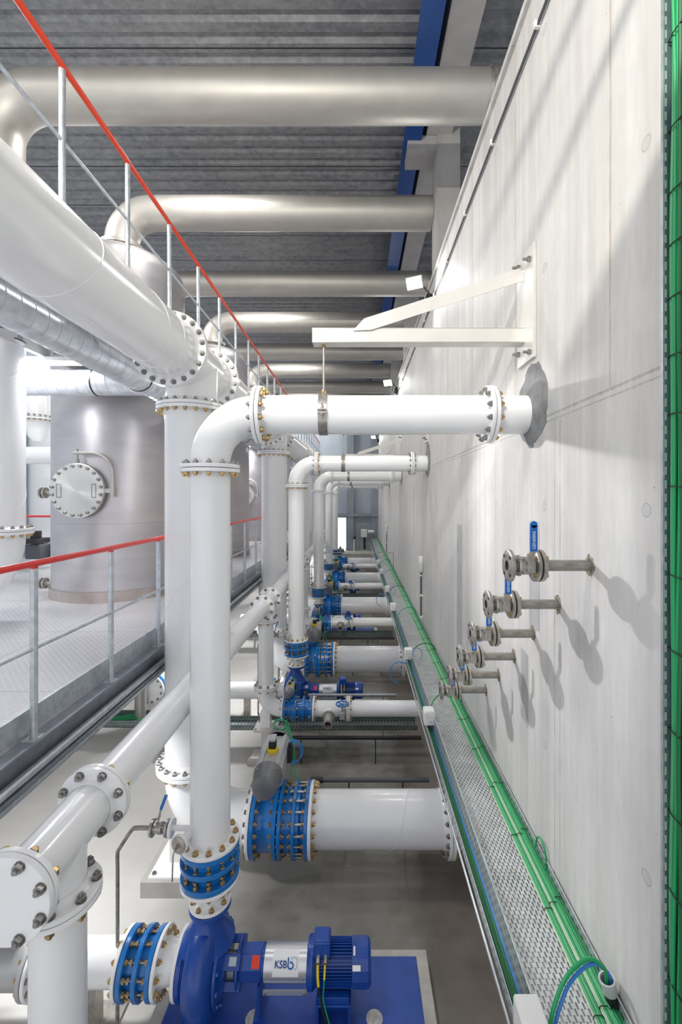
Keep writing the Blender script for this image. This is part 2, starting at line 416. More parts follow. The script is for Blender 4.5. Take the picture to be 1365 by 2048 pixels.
# ------------------------------------------------------------------ shared assemblies
def joint(name, label, cat, group, dn, c, d, L, rods='nn', th=.034, gw=.0, phase=.5):
    """blue dismantling joint from c along d, three rings, sleeve, tie rods through the white flanges at both ends"""
    q = DN[dn]; c = V(c); d = V(d).normalized(); t = thing(name, label, cat, c, group)
    for nm, a in (('ring', .0), ('ring', .46), ('ring', 1.)):
        p = c+d*((L-th)*a); R = q['R']*(.99 if a != .46 else 1.0)
        part(nm, MB().lathe([(0, q['r']), (0, R-.004), (.004, R), (th-.004, R), (th, R-.004), (th, q['r'])], p, d, 48), BLUE, t)
    sl = part('sleeve', MB().lathe([(.01, q['r']+.026), (L*.47, q['r']+.026), (L*.47, q['r']+.014), (L-.01, q['r']+.012)], c, d, 48), BLUE, t)
    f2 = part('tie_rods_sleeve', MB().lathe([(L*.49, q['r']+.03), (L*.53, q['r']+.03), (L*.56, q['r']+.012)], c, d, 48), BLUE, t); f2.name = 'gland_ring'
    u, w, _ = basis(d); w0 = q['th']+GAP
    b = MB(); r = q['br']
    b.cyl((0,0,-w0-.004), (0,0,1), L+2*w0+.008, r*.5, 8, 0)
    for z0, s_ in ((-w0, -1), (th, 1), (L*.46-.0, -1), (L*.46+th, 1), (L-th, -1), (L+w0, 1)):
        b.cyl((0,0,z0), (0,0,s_), .003, r*1.12, 10, 0); b.hexa((0,0,z0+.003*s_), (0,0,s_), r*.95, r, 1)
        if z0 in (-w0, L+w0): b.cyl((0,0,z0+s_*r), (0,0,s_), r*.6, r*.5, 8, 1)
    me = b.mesh('tie_rod', [BOLT, GOLD], (0,0,0), 30)
    for i in range(q['n']):
        a = 2*PI*(i+phase)/q['n']; p = c+(u*math.cos(a)+w*math.sin(a))*q['bc']
        o = bpy.data.objects.new('tie_rod', me); C.objects.link(o); o.parent = sl
        o.matrix_local = Matrix.Translation(p-ORG[t.name]) @ Matrix((u, w, d)).transposed().to_4x4()
    return t

def actuator(c, s, label, group, stem_to):
    """grey pneumatic actuator, long axis along Y, indicator on top, hoses on the right"""
    c = V(c); t = thing('valve_actuator', label, 'actuator', c, group)
    X, Y, Z = V((1,0,0)), V((0,1,0)), V((0,0,1))
    w, h = .128*s, .108*s
    prof = [(-w,-h*.75),(-w*.8,-h),(w*.8,-h),(w,-h*.75),(w,h*.55),(w*.72,h),(w*.5,h),(w*.46,h*.86),(-w*.46,h*.86),(-w*.5,h),(-w*.72,h),(-w,h*.55)]
    part('housing', MB().prism(prof, c-Y*.22*s, X, Z, Y, .50*s), ALU, t, 30)
    for sg, nm in ((-1, 'end_cap'), (1, 'end_cap')):
        o = c+Y*(.22*s*sg if sg < 0 else .28*s)
        b = MB().lathe([(0, .135*s),(.035*s, .132*s),(.06*s, .122*s),(.15*s, .118*s),(.185*s, .108*s),(.195*s, .09*s),(.195*s, 0)], o, Y*sg, 32)
        for i in range(4):
            a = PI/4+PI/2*i; b.cyl(o+X*math.cos(a)*.125*s+Z*math.sin(a)*.118*s+Y*sg*.035*s, Y*sg, .03*s, .013*s, 8, 1)
        part(nm, b, [CAPG, BOLT], t, 35)
    p = c+Z*h*.86-Y*.0*s
    part('indicator_base', MB().lathe([(0, .05*s),(.022*s, .055*s),(.04*s, .05*s),(.04*s, 0)], p, Z, 20), YEL, t)
    part('indicator_box', MB().obox(p+Z*.075*s, (.07*s, .065*s, .07*s)), BLACK, t, bevel=.006*s)
    part('indicator_cap', MB().obox(p+Z*.12*s+Y*.02*s, (.06*s, .10*s, .035*s)), ALU, t, bevel=.008*s)
    part('solenoid', MB().obox(c+X*(w+.02*s)+Y*.12*s, (.045*s, .09*s, .14*s)).cyl(c+X*(w+.02*s)+Y*.12*s+Z*.06*s, Z, .05*s, .018*s, 12), BLACK, t, bevel=.004*s)
    hp = [c+X*(w+.03*s)+Y*.18*s+Z*.02*s]
    for i in range(13):
        a = PI*.6-PI*1.2*i/12; hp.append(c+X*(w+.05*s+.09*s*math.cos(a))+Y*.08*s+Z*(.04*s+.11*s*math.sin(a)))
    part('blue_hose', MB().tube(hp, .006*s, 8).tube([q+V((.012,.014,.006))*s for q in hp], .006*s, 8), BHOSE, t, label='blue air hose loop')
    for k in range(2):
        gp = [c+X*(w*.5+.01*k)+Y*.3*s+Z*(h+.0)]
        for i in range(12):
            a = 2*PI*i/11; gp.append(c+X*(w*.2+.07*s*math.cos(a)-.02*k)+Y*(.36*s)+Z*(h+.06*s+(.05+.008*k)*s*math.sin(a)))
        gp += [c+X*(w+.05*s)+Y*.2*s+Z*0, c+X*(w+.035*s+.03*k)+Y*.1*s-Z*.14*s, c+X*(w+.05*s+.08*s*k)+Y*.05*s-Z*.24*s]
        part('green_cable', MB().tube(smooth_path(gp), .0055*s, 8), GREEN, t)
    part('stem_housing', MB().cyl(c-Z*h*.98, -Z, (c.z-h*.98)-stem_to, .045*s, 20).cyl(c-Z*(h*.98), -Z, .02*s, .075*s, 20), ALU, t)
    return t

def smooth_path(pts, k=5):
    pts = [V(p) for p in pts]; out = []
    for i in range(len(pts)-1):
        p0 = pts[max(i-1,0)]; p1 = pts[i]; p2 = pts[i+1]; p3 = pts[min(i+2,len(pts)-1)]
        for j in range(k):
            t = j/k; out.append(.5*((2*p1)+(p2-p0)*t+(2*p0-5*p1+4*p2-p3)*t*t+(3*p1-p0-3*p2+p3)*t**3))
    out.append(pts[-1]); return out

def ball_valve(t_or_none, c, d, stemdir, leverdir, s=1., R=.0825, text=True, label='', group=None, L=.155, lever=.19):
    """flanged ball valve; c = centre of outer flange face, d points along the bore"""
    c = V(c); d = V(d).normalized(); sd = V(stemdir).normalized(); ld = V(leverdir).normalized()
    t = thing('ball_valve', label, 'valve', c, group)
    for a, sg in ((0, 1), (L, -1)):
        o = c+d*a
        fb = MB().lathe([(0, .026*s),(0, R*.55),(.003, R*.56),(.003, R*.97),(.005, R),(.019, R),(.021, R*.97),(.021, .035*s)], o, d*sg, 40)
        fl = part('valve_flange', fb, VALVE, t)
        if sg > 0: hb = MB()
        u, w, _ = basis(d)
        for i in range(4):
            an = PI/4+PI/2*i; q = o+(u*math.cos(an)+w*math.sin(an))*R*.76
            if sg > 0: hb.cyl(q+d*.0005, -d, .001, .009*s, 12)
        if sg > 0:
            part('bolt_hole', hb, BLACK, t)
            part('bore', MB().lathe([(.04, 0), (.04, .025*s), (0, .0255*s)], c, d, 24), DGREY, t)
    b = MB().lathe([(.02, .034*s),(.035, .032*s),(.045, .040*s),(.05, .052*s),(.058, .054*s),(.064, .054*s),(.07,.046*s),(.11,.046*s),(.12,.036*s),(L-.02,.034*s)], c, d, 28)
    mid = c+d*(L*.6)
    x = d; z = sd.cross(d).normalized()
    b.obox(mid+sd*.03*s, (.062*s, .06*s, .06*s), (x, sd, z)); b.cyl(mid, sd, .085*s, .017*s, 16)
    b.obox(mid+sd*.062*s, (.05*s, .008*s, .05*s), (x, sd, z))
    part('valve_body', b, VALVE, t, 35)
    # clamp bolts of the body
    for i in range(4):
        an = PI/4+PI/2*i; part('body_bolt', MB().cyl(c+d*.03+(u*math.cos(an)+w*math.sin(an))*.046*s, d, .05, .008*s, 8), BOLT, t)
    p = mid+sd*.082*s; side = ld.cross(sd).normalized()
    lv = MB().obox(p+ld*.02*s, (.034*s, .1*s*.8, .005*s), (side, ld, sd)); lv.bar(p+ld*.045*s, p+ld*.09*s+sd*.03*s, .026*s, .005*s, up=sd); lv.hexa(p, sd, .012*s, .012*s)
    part('lever', lv, VALVE, t)
    e0 = p+ld*.085*s+sd*.03*s
    gh = MB().obox(e0+ld*(lever/2-.03)*s, (.036*s, (lever-.06)*s, .012*s), (side, ld, sd)).cyl(e0+ld*(lever-.06)*s-sd*.006*s, sd, .012*s, .018*s, 20)
    part('lever_grip', gh, LEVER, t, bevel=.003, label='blue plastic grip')
    if text:
        tx = text_obj('GENEBRE', .021*s, SIGNW, t, e0+ld*.012*s+side*.008*s*0+sd*.0075*s, ld, None, sd)
    return t

def text_obj(body, size, m, parent, o, ex, ey, ez, name='lettering', align='LEFT', extrude=.0003, bold=0):
    cu = bpy.data.curves.new('lettering', 'FONT'); cu.body = body; cu.size = size; cu.extrude = extrude; cu.align_x = align; cu.align_y = 'CENTER'
    cu.offset = bold; cu.materials.append(m)
    tmp = bpy.data.objects.new('tmp', cu); C.objects.link(tmp); dg = bpy.context.evaluated_depsgraph_get()
    me = bpy.data.meshes.new_from_object(tmp.evaluated_get(dg)); bpy.data.objects.remove(tmp)
    me.materials.clear(); me.materials.append(m)
    ob = bpy.data.objects.new(name, me); C.objects.link(ob); ob.parent = parent
    ex = V(ex).normalized(); ez = V(ez).normalized(); ey = ez.cross(ex)
    ob.matrix_local = Matrix.Translation(V(o)-ORG[parent.name]) @ Matrix((ex, ey, ez)).transposed().to_4x4()
    return ob

# ------------------------------------------------------------------ setting
XW = 1.19; ZF = -3.75; YE = 25.5
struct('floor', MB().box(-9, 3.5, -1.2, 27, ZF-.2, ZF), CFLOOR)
struct('wall_right', MB().box(XW, XW+.32, -1.2, YE, ZF, 3.45), CWALL)
# ceiling: trapezoidal sheet, ribs along X
pr = []; y = -1.2; zc = 5.9
b = MB(); n0 = 0; pts = []
while y < YE+1:
    for dy, dz in ((0, 0), (.07, 0), (.115, .045), (.165, .045), (.21, 0)): pts.append((y+dy, zc+dz))
    n0 += 1; y += .2575 if n0 % 4 else .2585
for (ya, za) in pts: b.v += [V((-9, ya, za)), V((3.5, ya, za))]
for i in range(len(pts)-1): b.f.append([2*i, 2*i+1, 2*i+3, 2*i+2]); b.m.append(0)
struct('ceiling', b, CEIL)
b = MB()
for i in range(27): yj = 5.77-6*1.03+1.03*i; b.box(-9, 3.5, yj-.008, yj+.008, zc-.004, zc-.001)
o = struct('trim_1', b, BLACK)
struct('wall_left', MB().box(-9.2, -9, -1.2, YE, ZF, 6.2), ENDW)
struct('wall_far_right', MB().box(3.5, 3.7, -1.2, YE, 2.5, 6.2), ENDW)
# end wall with door opening
struct('wall_back', MB().box(-9, -1.12, YE, YE+.3, ZF, 6.2).box(-.66, 3.5, YE, YE+.3, ZF, 6.2).box(-1.12, -.66, YE, YE+.3, -1.15, 6.2), ENDW)
struct('door_1', MB().box(-1.12, -.66, YE+.2, YE+.25, -3.3, -1.15), SKYW)
struct('trim_2', MB().box(-.60, -.20, YE-.35, YE, ZF, 6.0).box(.80, 1.18, YE-.3, YE, ZF, 6.0), ENDC)
struct('trim_3', MB().box(-3, 1.18, YE-.4, YE, -1.05, -.88), ENDC)
struct('trim_4', MB().box(-9, XW, YE-1.7, YE-.001, ZF, -3.02), PLINTHM)
# columns and roof beams
for k in range(6):
    Y = 6.60+S*k
    struct('column', MB().box(1.20, 1.545, Y, Y+.45, 3.46, 5.9), CONC)
    struct('corbel_beam', MB().box(.76, 1.2, Y+.02, Y+.43, 5.24, 5.455), BEAMC)
struct('roof_beam', MB().box(1.04, 1.42, -1.2, YE, 5.46, 5.9), BEAMC)
o = struct('roof_beam', MB().box(.70, .965, -1.2, YE, 5.38, 5.42).box(.81, .85, -1.2, YE, 5.42, 5.9), BEAMB)
# lower gallery
struct('gallery_floor', MB().box(-9, -2.06, .2, YE-1.7, -1.52, -1.475), CHECK)
b = MB().box(-2.075, -2.06, .2, YE-1.8, -1.475, -1.325)
struct('toe_board', b, GALV)
b = MB().box(-2.06, -1.955, .2, YE-1.8, -1.50, -1.488).box(-2.045, -2.035, .2, YE-1.8, -1.70, -1.50).box(-2.035, -1.96, .2, YE-1.8, -1.712, -1.70)
struct('gallery_beam', b, DGALV)
struct('gallery_beam', MB().box(-8.9, -2.06, 5.0, 5.1, -1.72, -1.52).box(-8.9, -2.06, 9.4, 9.5, -1.72, -1.52).box(-8.9, -2.06, 13.8, 13.9, -1.72, -1.52), DGALV)
single('ledge_pipe', MB().tube([(-1.985,.2,-1.665), (-1.985,23,-1.665)], .028, 12), GALV,
       'grey pipe clipped along the beam under the lower gallery edge', 'pipe', (-1.985,.2,-1.665))
single('cable_ledge', MB().box(-2.03,-1.955,.2,23,-1.76,-1.752).box(-1.962,-1.955,.2,23,-1.76,-1.73), GALV,
       'narrow galvanised ledge strip below the lower gallery beam', 'ledge', (-2,.2,-1.76))
# upper walkway
b = MB().box(-3.9, -2.02, .2, YE-1.8, 1.90, 1.925)
for k in range(28):
    y = .5+k*.85; b.box(-3.9, -2.02, y, y+.03, 1.84, 1.90)
struct('walkway_floor', b, DGALV)
struct('walkway_beam', MB().box(-2.03,-1.97,.2,YE-1.8,1.78,1.93).box(-3.93,-3.87,.2,YE-1.8,1.75,1.93), PALES)

# ------------------------------------------------------------------ railings
def railing(name, label, X, z0, ztop, zmid, y0, n, topmat, y_start, y_end, group):
    t = thing(name, label, 'railing', (X, y_start, z0), group)
    part('handrail', MB().tube([(X,y_start,ztop-.021),(X,y_end,ztop-.021)], .0215, 16), topmat, t, label='red painted top rail')
    part('middle_rail', MB().tube([(X,y_start,zmid),(X,y_end,zmid)], .0125, 10), GALV, t)
    for i in range(n):
        Y = y0+.85*i
        if Y > y_end: break
        p = part('post', MB().lathe([(0,.0215),(ztop-.05-z0,.0215)], (X,Y,z0), (0,0,1), 14), GALV, t)
        part('saddle', MB().box(X-.012,X+.012,Y-.02,Y+.02,ztop-.055,ztop-.03), topmat, p)
        part('foot_plate', MB().box(X-.045,X+.035,Y-.05,Y+.05,z0-.008,z0), GALV, p)
railing('safety_railing', 'galvanised railing with red top rail along the lower gallery edge', -2.0, -1.48, -.385, -.93, 1.02, 27, RED, .9, 22, None)
railing('safety_railing', 'galvanised railing with orange red top rail along the upper walkway', -2.0, 1.93, 2.95, 2.42, 1.28, 30, ORANGE, .9, 23.5, None)
t = thing('safety_railing', 'short red topped railing far left behind the steel vessel', 'railing', (-7, 9.6, -1.475))
part('handrail', MB().tube([(-8.6,9.6,-.40),(-5.9,9.6,-.40)], .022, 12), RED, t)
part('middle_rail', MB().tube([(-8.6,9.6,-.93),(-5.9,9.6,-.93)], .011, 8), GALV, t)
for x in (-8.4,-7.4,-6.45): part('post', MB().cyl((x,9.6,-1.475),(0,0,1),1.06,.0215,12), GALV, t)

# ------------------------------------------------------------------ DN500 riser line
XV, ZH = -1.674, 1.33
XVv = V((XV,0,ZH))
def big_line(Y0):
    Y = YB+Y0; zt = .898; zb = -2.65; ZB = -3.241
    # tee on the header
    t = thing('header_tee', 'big white flanged tee on the header above the {n} large riser', 'pipe tee', (XV,Y,ZH), 'header tees')
    b = MB().lathe([(0,.254),(2*.52-.02,.254)], (XV,Y-.51,ZH), (0,1,0), 48).lathe([(0,.254),(ZH-zt-.03,.254)], (XV,Y,zt+.03), (0,0,1), 48)
    part('body', b, WHITE, t)
    flange(t, 500, (XV,Y-.52,ZH), (0,1,0), .05, heads=None)
    flange(t, 500, (XV,Y+.52,ZH), (0,-1,0), .05, heads=None)
    flange(t, 500, (XV,Y,zt), (0,0,1), .05, heads='ns')
    # riser
    t = thing('riser_pipe', 'thick white vertical riser dropping from the header, {n} of its kind', 'pipe', (XV,Y,zb), 'large white risers')
    p = part('pipe', MB().lathe([(0,.254),(zt-zb-.04,.254)], (XV,Y,zb+.02), (0,0,1), 56), WHITE, t)
    sp = [(XV+.2545*math.cos(a), Y+.2545*math.sin(a), zb+.35+.31*a) for a in [i*.16 for i in range(60)]]
    part('weld_seam', MB().tube(sp, .003, 5), WHITE, p)
    flange(t, 500, (XV,Y,zt), (0,0,-1), .05, gasket=False)
    flange(t, 500, (XV,Y,zb), (0,0,1), .05, heads='ns')
    # elbow to the wall line
    re = .47; xe = -1.03
    t = thing('pipe_elbow', 'wide white elbow below the {n} large riser on a white post', 'pipe elbow', (XV,Y,ZB), 'large white elbows')
    pts = [V((XV,Y,zb-.02))]+arc((XV+re,Y,ZB+re), re, (-1,0,0), (0,0,-1))[0:]+[V((xe-.03,Y,ZB))]
    part('bend', MB().tube(pts, .254, 48), WHITE, t, 60)
    flange(t, 500, (XV,Y,zb), (0,0,-1), .05, gasket=False)
    flange(t, 500, (xe,Y,ZB), (-1,0,0), .04, gasket=False)
    part('support_post', MB().box(XV-.17,XV+.10,Y-.13,Y+.13,ZF+.17,ZB-.02), PALES, t, label='pale square post')
    part('post_plate', MB().box(XV-.30,XV+.22,Y-.30,Y+.28,ZF+.15,ZF+.17), WHITE, t)
    pb = part('anchor_bolt', MB().hexa((XV-.26,Y-.26,ZF+.17),(0,0,1),.02,.02), BOLT, t)
    single('pedestal', MB().box(XV-.36,XV+.36,Y-.33,Y+.33,ZF,ZF+.148), CONC, 'low concrete block under the post of the {n} large elbow', 'pedestal', (XV,Y,ZF), 'elbow pedestals')
    # butterfly valve
    t = thing('butterfly_valve', 'deep blue butterfly valve between the {n} large elbow and its joint', 'valve', (-.88,Y,ZB), 'large blue butterfly valves')
    def ring(x0, x1, par): return part('ring', MB().lathe([(0,.2),(0,.331),(.004,.335),(x1-x0-.004,.335),(x1-x0,.331),(x1-x0,.2)], (x0,Y,ZB), (1,0,0), 48), BLUE, par)
    r1 = ring(-1.026,-.985,t); r2 = ring(-.815,-.775,t)
    part('valve_body', MB().lathe([(0,.285),(.02,.272),(.15,.272),(.17,.285)], (-.985,Y,ZB), (1,0,0), 48).cyl((-.90,Y,ZB+.25),(0,0,1),.12,.06,24).box(-.98,-.82,Y-.09,Y+.09,ZB+.34,ZB+.375), BLUE, t)
    bolts(r1, (-1.03,Y,ZB), (1,0,0), .305, 20, -.034, .045, .0215, 'sn')
    actuator((-.855,Y+.0,-2.66), 1.04, 'grey pneumatic actuator with yellow indicator on the {n} large blue valve', 'large valve actuators', ZB+.375)
    # dismantling joint
    t = thing('dismantling_joint', 'bright blue ringed dismantling joint right of the {n} large butterfly valve', 'pipe joint', (-.765,Y,ZB), 'large dismantling joints')
    rg = []
    for x0, x1 in ((-.765,-.73),(-.63,-.597),(-.51,-.475)): rg.append(ring(x0, x1, t))
    part('sleeve', MB().lathe([(0,.285),(.10,.285),(.10,.268),(.26,.268)], (-.74,Y,ZB), (1,0,0), 48).lathe([(0,.297),(.03,.297),(.05,.27)], (-.597,Y,ZB), (1,0,0), 48), BLUE, t)
    bolts(rg[0], (-.77,Y,ZB), (1,0,0), .305, 20, -.045, .040, .0215, 'nn')
    bolts(rg[1], (-.63,Y,ZB), (1,0,0), .305, 20, 0, .0, .0215, 'n')
    bolts(rg[2], (-.475,Y,ZB), (1,0,0), .305, 20, -.035, .043, .0215, 'nn')
    b = MB(); u, w, d = basis((1,0,0))
    for i in range(20):
        a = 2*PI*(i+.5)/20; q = V((-.597,Y,ZB))+(u*math.cos(a)+w*math.sin(a))*.305; b.cyl(q, (1,0,0), .085, .012, 8)
    part('threaded_rods', b, BOLT, rg[2]).name = 'bolt'
    # horizontal spool
    t = thing('wall_line_pipe', 'thick white horizontal pipe running from the {n} large blue joint toward the wall', 'pipe', (-.47,Y,ZB), 'thick horizontal pipes')
    p = part('pipe', MB().lathe([(0,.254),(1.33,.254)], (-.46,Y,ZB), (1,0,0), 56), WHITE, t)
    sp = [(-.05+.075*a, Y+.2545*math.sin(a-1.2), ZB+.2545*math.cos(a-1.2)) for a in [3.4+i*.1 for i in range(50)]]
    part('weld_seam', MB().tube(sp, .003, 5), WHITE, p)
    flange(t, 500, (-.475,Y,ZB), (1,0,0), .0, gasket=True)
    flange(t, 500, (.905,Y,ZB), (-1,0,0), .04, heads='ns')
    t = thing('wall_stub_pipe', 'short white pipe stub joining the {n} thick horizontal pipe to the wall', 'pipe', (.905,Y,ZB), 'wall stubs')
    part('pipe', MB().lathe([(0,.254),(.265,.254)], (.92,Y,ZB), (1,0,0), 48), WHITE, t)
    flange(t, 500, (.905,Y,ZB), (1,0,0), .03, gasket=False)
    single('conduit_pipe', MB().tube([(-.40,Y+.45,-3.14),(.80,Y+.45,-3.14)], .024, 14).lathe([(0,.031),(.14,.031)],(-.52,Y+.45,-3.14),(1,0,0),14,1).box(-.10,-.085,Y+.44,Y+.46,ZF,-3.16,1).box(.5,.515,Y+.44,Y+.46,ZF,-3.16,1), [DGREY, BLACK],
           'dark grey thin pipe behind the {n} thick horizontal pipe', 'pipe', (0,Y+.45,-3.14), 'dark thin pipes')
bays(big_line)
def header(Y0):
    ya = YB+Y0+.52; yb = YB+Y0+S-.52
    t = thing('header_pipe', 'white header pipe section beyond the {n} header tee', 'pipe', (XV,ya,ZH), 'overhead header sections')
    part('pipe', MB().lathe([(0,.254),(yb-ya-.04,.254)], (XV,ya+.02,ZH), (0,1,0), 56), WHITE, t)
    flange(t, 500, (XV,ya,ZH), (0,1,0), .05, heads='sn', gasket=False)
    flange(t, 500, (XV,yb,ZH), (0,-1,0), .05, heads='ns', gasket=False)
bays(header, range(4))
# near header section (starts beside the camera)
t = thing('header_pipe', 'huge glossy white header pipe crossing the upper left foreground', 'pipe', (XV,.2,ZH), 'overhead header sections')
ya = .2; yb = YB-.52
p = part('pipe', MB().lathe([(0,0),(0,.254),(yb-ya-.02,.254)], (XV,ya,ZH), (0,1,0), 72), WHITE, t)
def bend_seam(yc, tilt, r=.2545):
    return [(XV+r*math.cos(a), yc+tilt*math.sin(a), ZH+r*math.sin(a)) for a in [2*PI*i/60 for i in range(61)]]
part('weld_seam', MB().tube(bend_seam(2.45,.10), .0035, 5), WHITE, p)
part('weld_seam', MB().tube(bend_seam(3.33,-.12), .0035, 5), WHITE, p)
part('weld_seam', MB().tube(bend_seam(3.62,.0), .003, 5), WHITE, p)
flange(t, 500, (XV,yb,ZH), (0,-1,0), .06, heads='ns', gasket=False)

# ------------------------------------------------------------------ pump discharge line (DN250)
XP, ZP1 = -1.042, .589
def discharge(Y0):
    Y = YP+Y0; zj = .207; xj = -.69; xw = .932; zb = -2.425
    t = thing('riser_pipe', 'white vertical discharge pipe standing above the {n} pump', 'pipe', (XP,Y,zb), 'discharge risers')
    p = part('pipe', MB().lathe([(0,.1365),(zj-zb-.03,.1365)], (XP,Y,zb+.02), (0,0,1), 48), WHITE, t)
    flange(t, 250, (XP,Y,zj), (0,0,-1), 0, gasket=False)
    part('flange', flange_mb(250, (XP,Y,zb), (0,0,1), .0), [WHITE, BLACK], t)
    nz = part('nozzle', MB().cyl((XP-.10,Y-.06,zb+.115), V((-.35,-1,0)), .12, .026, 16).lathe([(0,0),(0,.060),(.018,.060),(.018,0)], V((XP-.10,Y-.06,zb+.115))+V((-.35,-1,0)).normalized()*.12, V((-.35,-1,.0)), 28), WHITE, t)
    q = V((XP-.10,Y-.06,zb+.115))+V((-.35,-1,0)).normalized()*.138
    part('blind_cover', MB().lathe([(0,.055),(.010,.055),(.012,.05),(.012,0)], q, V((-.35,-1,0)), 28).cyl(q, V((-.35,-1,0)), .03, .012, 12).tube([q+V((-.01,-.03,0)), q+V((-.02,-.05,-.03)), q+V((-.025,-.05,-.2))], .005, 8), VALVE, nz, label='small steel blind cover')
    part('side_nozzle', MB().cyl((XP-.12,Y,-2.34), (-1,0,0), .145, .019, 16).lathe([(0,.019),(0,.062),(.02,.062),(.02,.019)], (XP-.265,Y,-2.34), (-1,0,0), 28), WHITE, t)
    # elbow
    rr = .34
    t = thing('pipe_elbow', 'white flanged elbow turning the {n} discharge pipe toward the wall', 'pipe elbow', (XP,Y,ZP1), 'discharge elbows')
    pts = [V((XP,Y,zj+.01))]+arc((XP+rr,Y,ZP1-rr), rr, (-1,0,0), (0,0,1), 16)+[V((xj-.01,Y,ZP1))]
    part('bend', MB().tube(pts, .1365, 40), WHITE, t, 60)
    flange(t, 250, (XP,Y,zj), (0,0,1), 0, heads='ns')
    flange(t, 250, (xj,Y,ZP1), (-1,0,0), 0, heads='ns')
    # horizontal spool
    t = thing('horizontal_pipe', 'white horizontal pipe hung level over the {n} pump, running to the wall', 'pipe', (0,Y,ZP1), 'overhead discharge pipes')
    part('pipe', MB().lathe([(0,.1365),(xw-xj-.04,.1365)], (xj+.02,Y,ZP1), (1,0,0), 48), WHITE, t)
    flange(t, 250, (xj,Y,ZP1), (1,0,0), 0, gasket=False)
    flange(t, 250, (xw,Y,ZP1), (-1,0,0), 0, heads='ns')
    t = thing('wall_stub_pipe', 'short white flanged stub where the {n} overhead pipe enters the wall', 'pipe', (xw,Y,ZP1), 'overhead wall stubs')
    part('pipe', MB().lathe([(0,.1365),(XW-xw-.015,.1365)], (xw+.014,Y,ZP1), (1,0,0), 48), WHITE, t)
    flange(t, 250, (xw,Y,ZP1), (1,0,0), 0, gasket=False)
    # clamp, rod and bracket
    xc = -.238
    t = thing('pipe_hanger', 'steel pipe clamp with thin rod holding up the {n} overhead pipe', 'pipe hanger', (xc,Y,ZP1), 'pipe hangers')
    part('clamp_band', MB().lathe([(0,.1375),(0,.1445),(.062,.1445),(.062,.1375)], (xc-.031,Y,ZP1), (1,0,0), 48), VALVE, t)
    part('clamp_lug', MB().box(xc-.03,xc+.03,Y-.175,Y-.14,ZP1+.005,ZP1+.013).box(xc-.03,xc+.03,Y-.175,Y-.14,ZP1-.018,ZP1-.01).hexa((xc,Y-.158,ZP1+.013),(0,0,1),.014,.013).hexa((xc,Y-.158,ZP1-.018),(0,0,-1),.014,.013).cyl((xc,Y-.158,ZP1-.05),(0,0,1),.1,.006,8), VALVE, t)
    part('hanger_rod', MB().cyl((xc,Y,ZP1+.14),(0,0,1),.36,.0085,10), VALVE, t)
    part('rod_nut', MB().hexa((xc,Y,1.068),(0,0,1),.014,.018).hexa((xc,Y,ZP1+.145),(0,0,1),.03,.015), GOLD, t)
    t = thing('wall_bracket', 'pale steel cantilever bracket with slanted brace on the wall above the {n} overhead pipe', 'bracket', (XW,Y,1.14), 'cantilever wall brackets')
    b = MB().box(-.315,1.168,Y-.05,Y-.044,1.086,1.188).box(-.315,1.168,Y-.05,Y+.05,1.182,1.188).box(-.315,1.168,Y-.05,Y+.05,1.086,1.092).box(-.315,-.309,Y-.05,Y+.05,1.086,1.188)
    part('beam', b, PALES, t)
    a = V((-.03,Y-.062,1.165)); e = V((1.15,Y-.062,1.545)); dd = (e-a).normalized(); nn = V((-dd.z,0,dd.x))
    poly = [(0,0),(.12,-.035),((e-a).length,-.035),((e-a).length,.055),(.10,.055)]
    b = MB().prism(poly, a, dd, nn, (0,1,0), .006).bar(a+nn*.052+dd*.1+V((0,.04,0)), e+nn*.052+V((0,.04,0)), .07, .006, up=nn)
    b.bar(a+nn*.0-nn*.005+dd*.12+V((0,.03,0)), e-nn*.005+V((0,.03,0)), .05, .003, up=nn)
    part('brace', b, PALES, t)
    part('wall_plate', MB().box(1.168,1.188,Y-.20,Y+.09,.94,1.70), PALES, t)
    for yy in (-.155,.045):
        for zz in (.985,1.03,1.61,1.655): 
            if (yy < 0) == (zz in (.985,1.61)): part('anchor_bolt', MB().hexa((1.168,Y+yy,zz),(-1,0,0),.022,.019).cyl((1.146,Y+yy,zz),(-1,0,0),.03,.010,10), BOLT, t)
    single('grout_collar', MB().prism([((yy-0),zz) for yy, zz in GPOLY], (1.187,Y-YP,0), (0,1,0), (0,0,1), (1,0,0), .0025), GROUT,
           'rough grey mortar patch around the wall entry of the {n} overhead pipe', 'mortar patch', (1.187,Y,ZP1), 'mortar patches', smooth=0)
GP = [(1063,728),(1078,722),(1090,745),(1097,779),(1096,815),(1094,843),(1083,868),(1072,884),(1063,897),(1052,884),(1040,868),(1037,830),(1040,790),(1048,769),(1055,742)]
_r = random.Random(5); GP = [q for i in range(len(GP)) for q in [GP[i]]+[(GP[i][0]+(GP[(i+1)%len(GP)][0]-GP[i][0])*f+_r.uniform(-2.0,2.0), GP[i][1]+(GP[(i+1)%len(GP)][1]-GP[i][1])*f+_r.uniform(-2.5,2.5)) for f in (.33,.66)]]
GPOLY = [(XW*880/(u-715), (996-v)/(u-715)*XW) for u, v in GP]
bays(discharge)

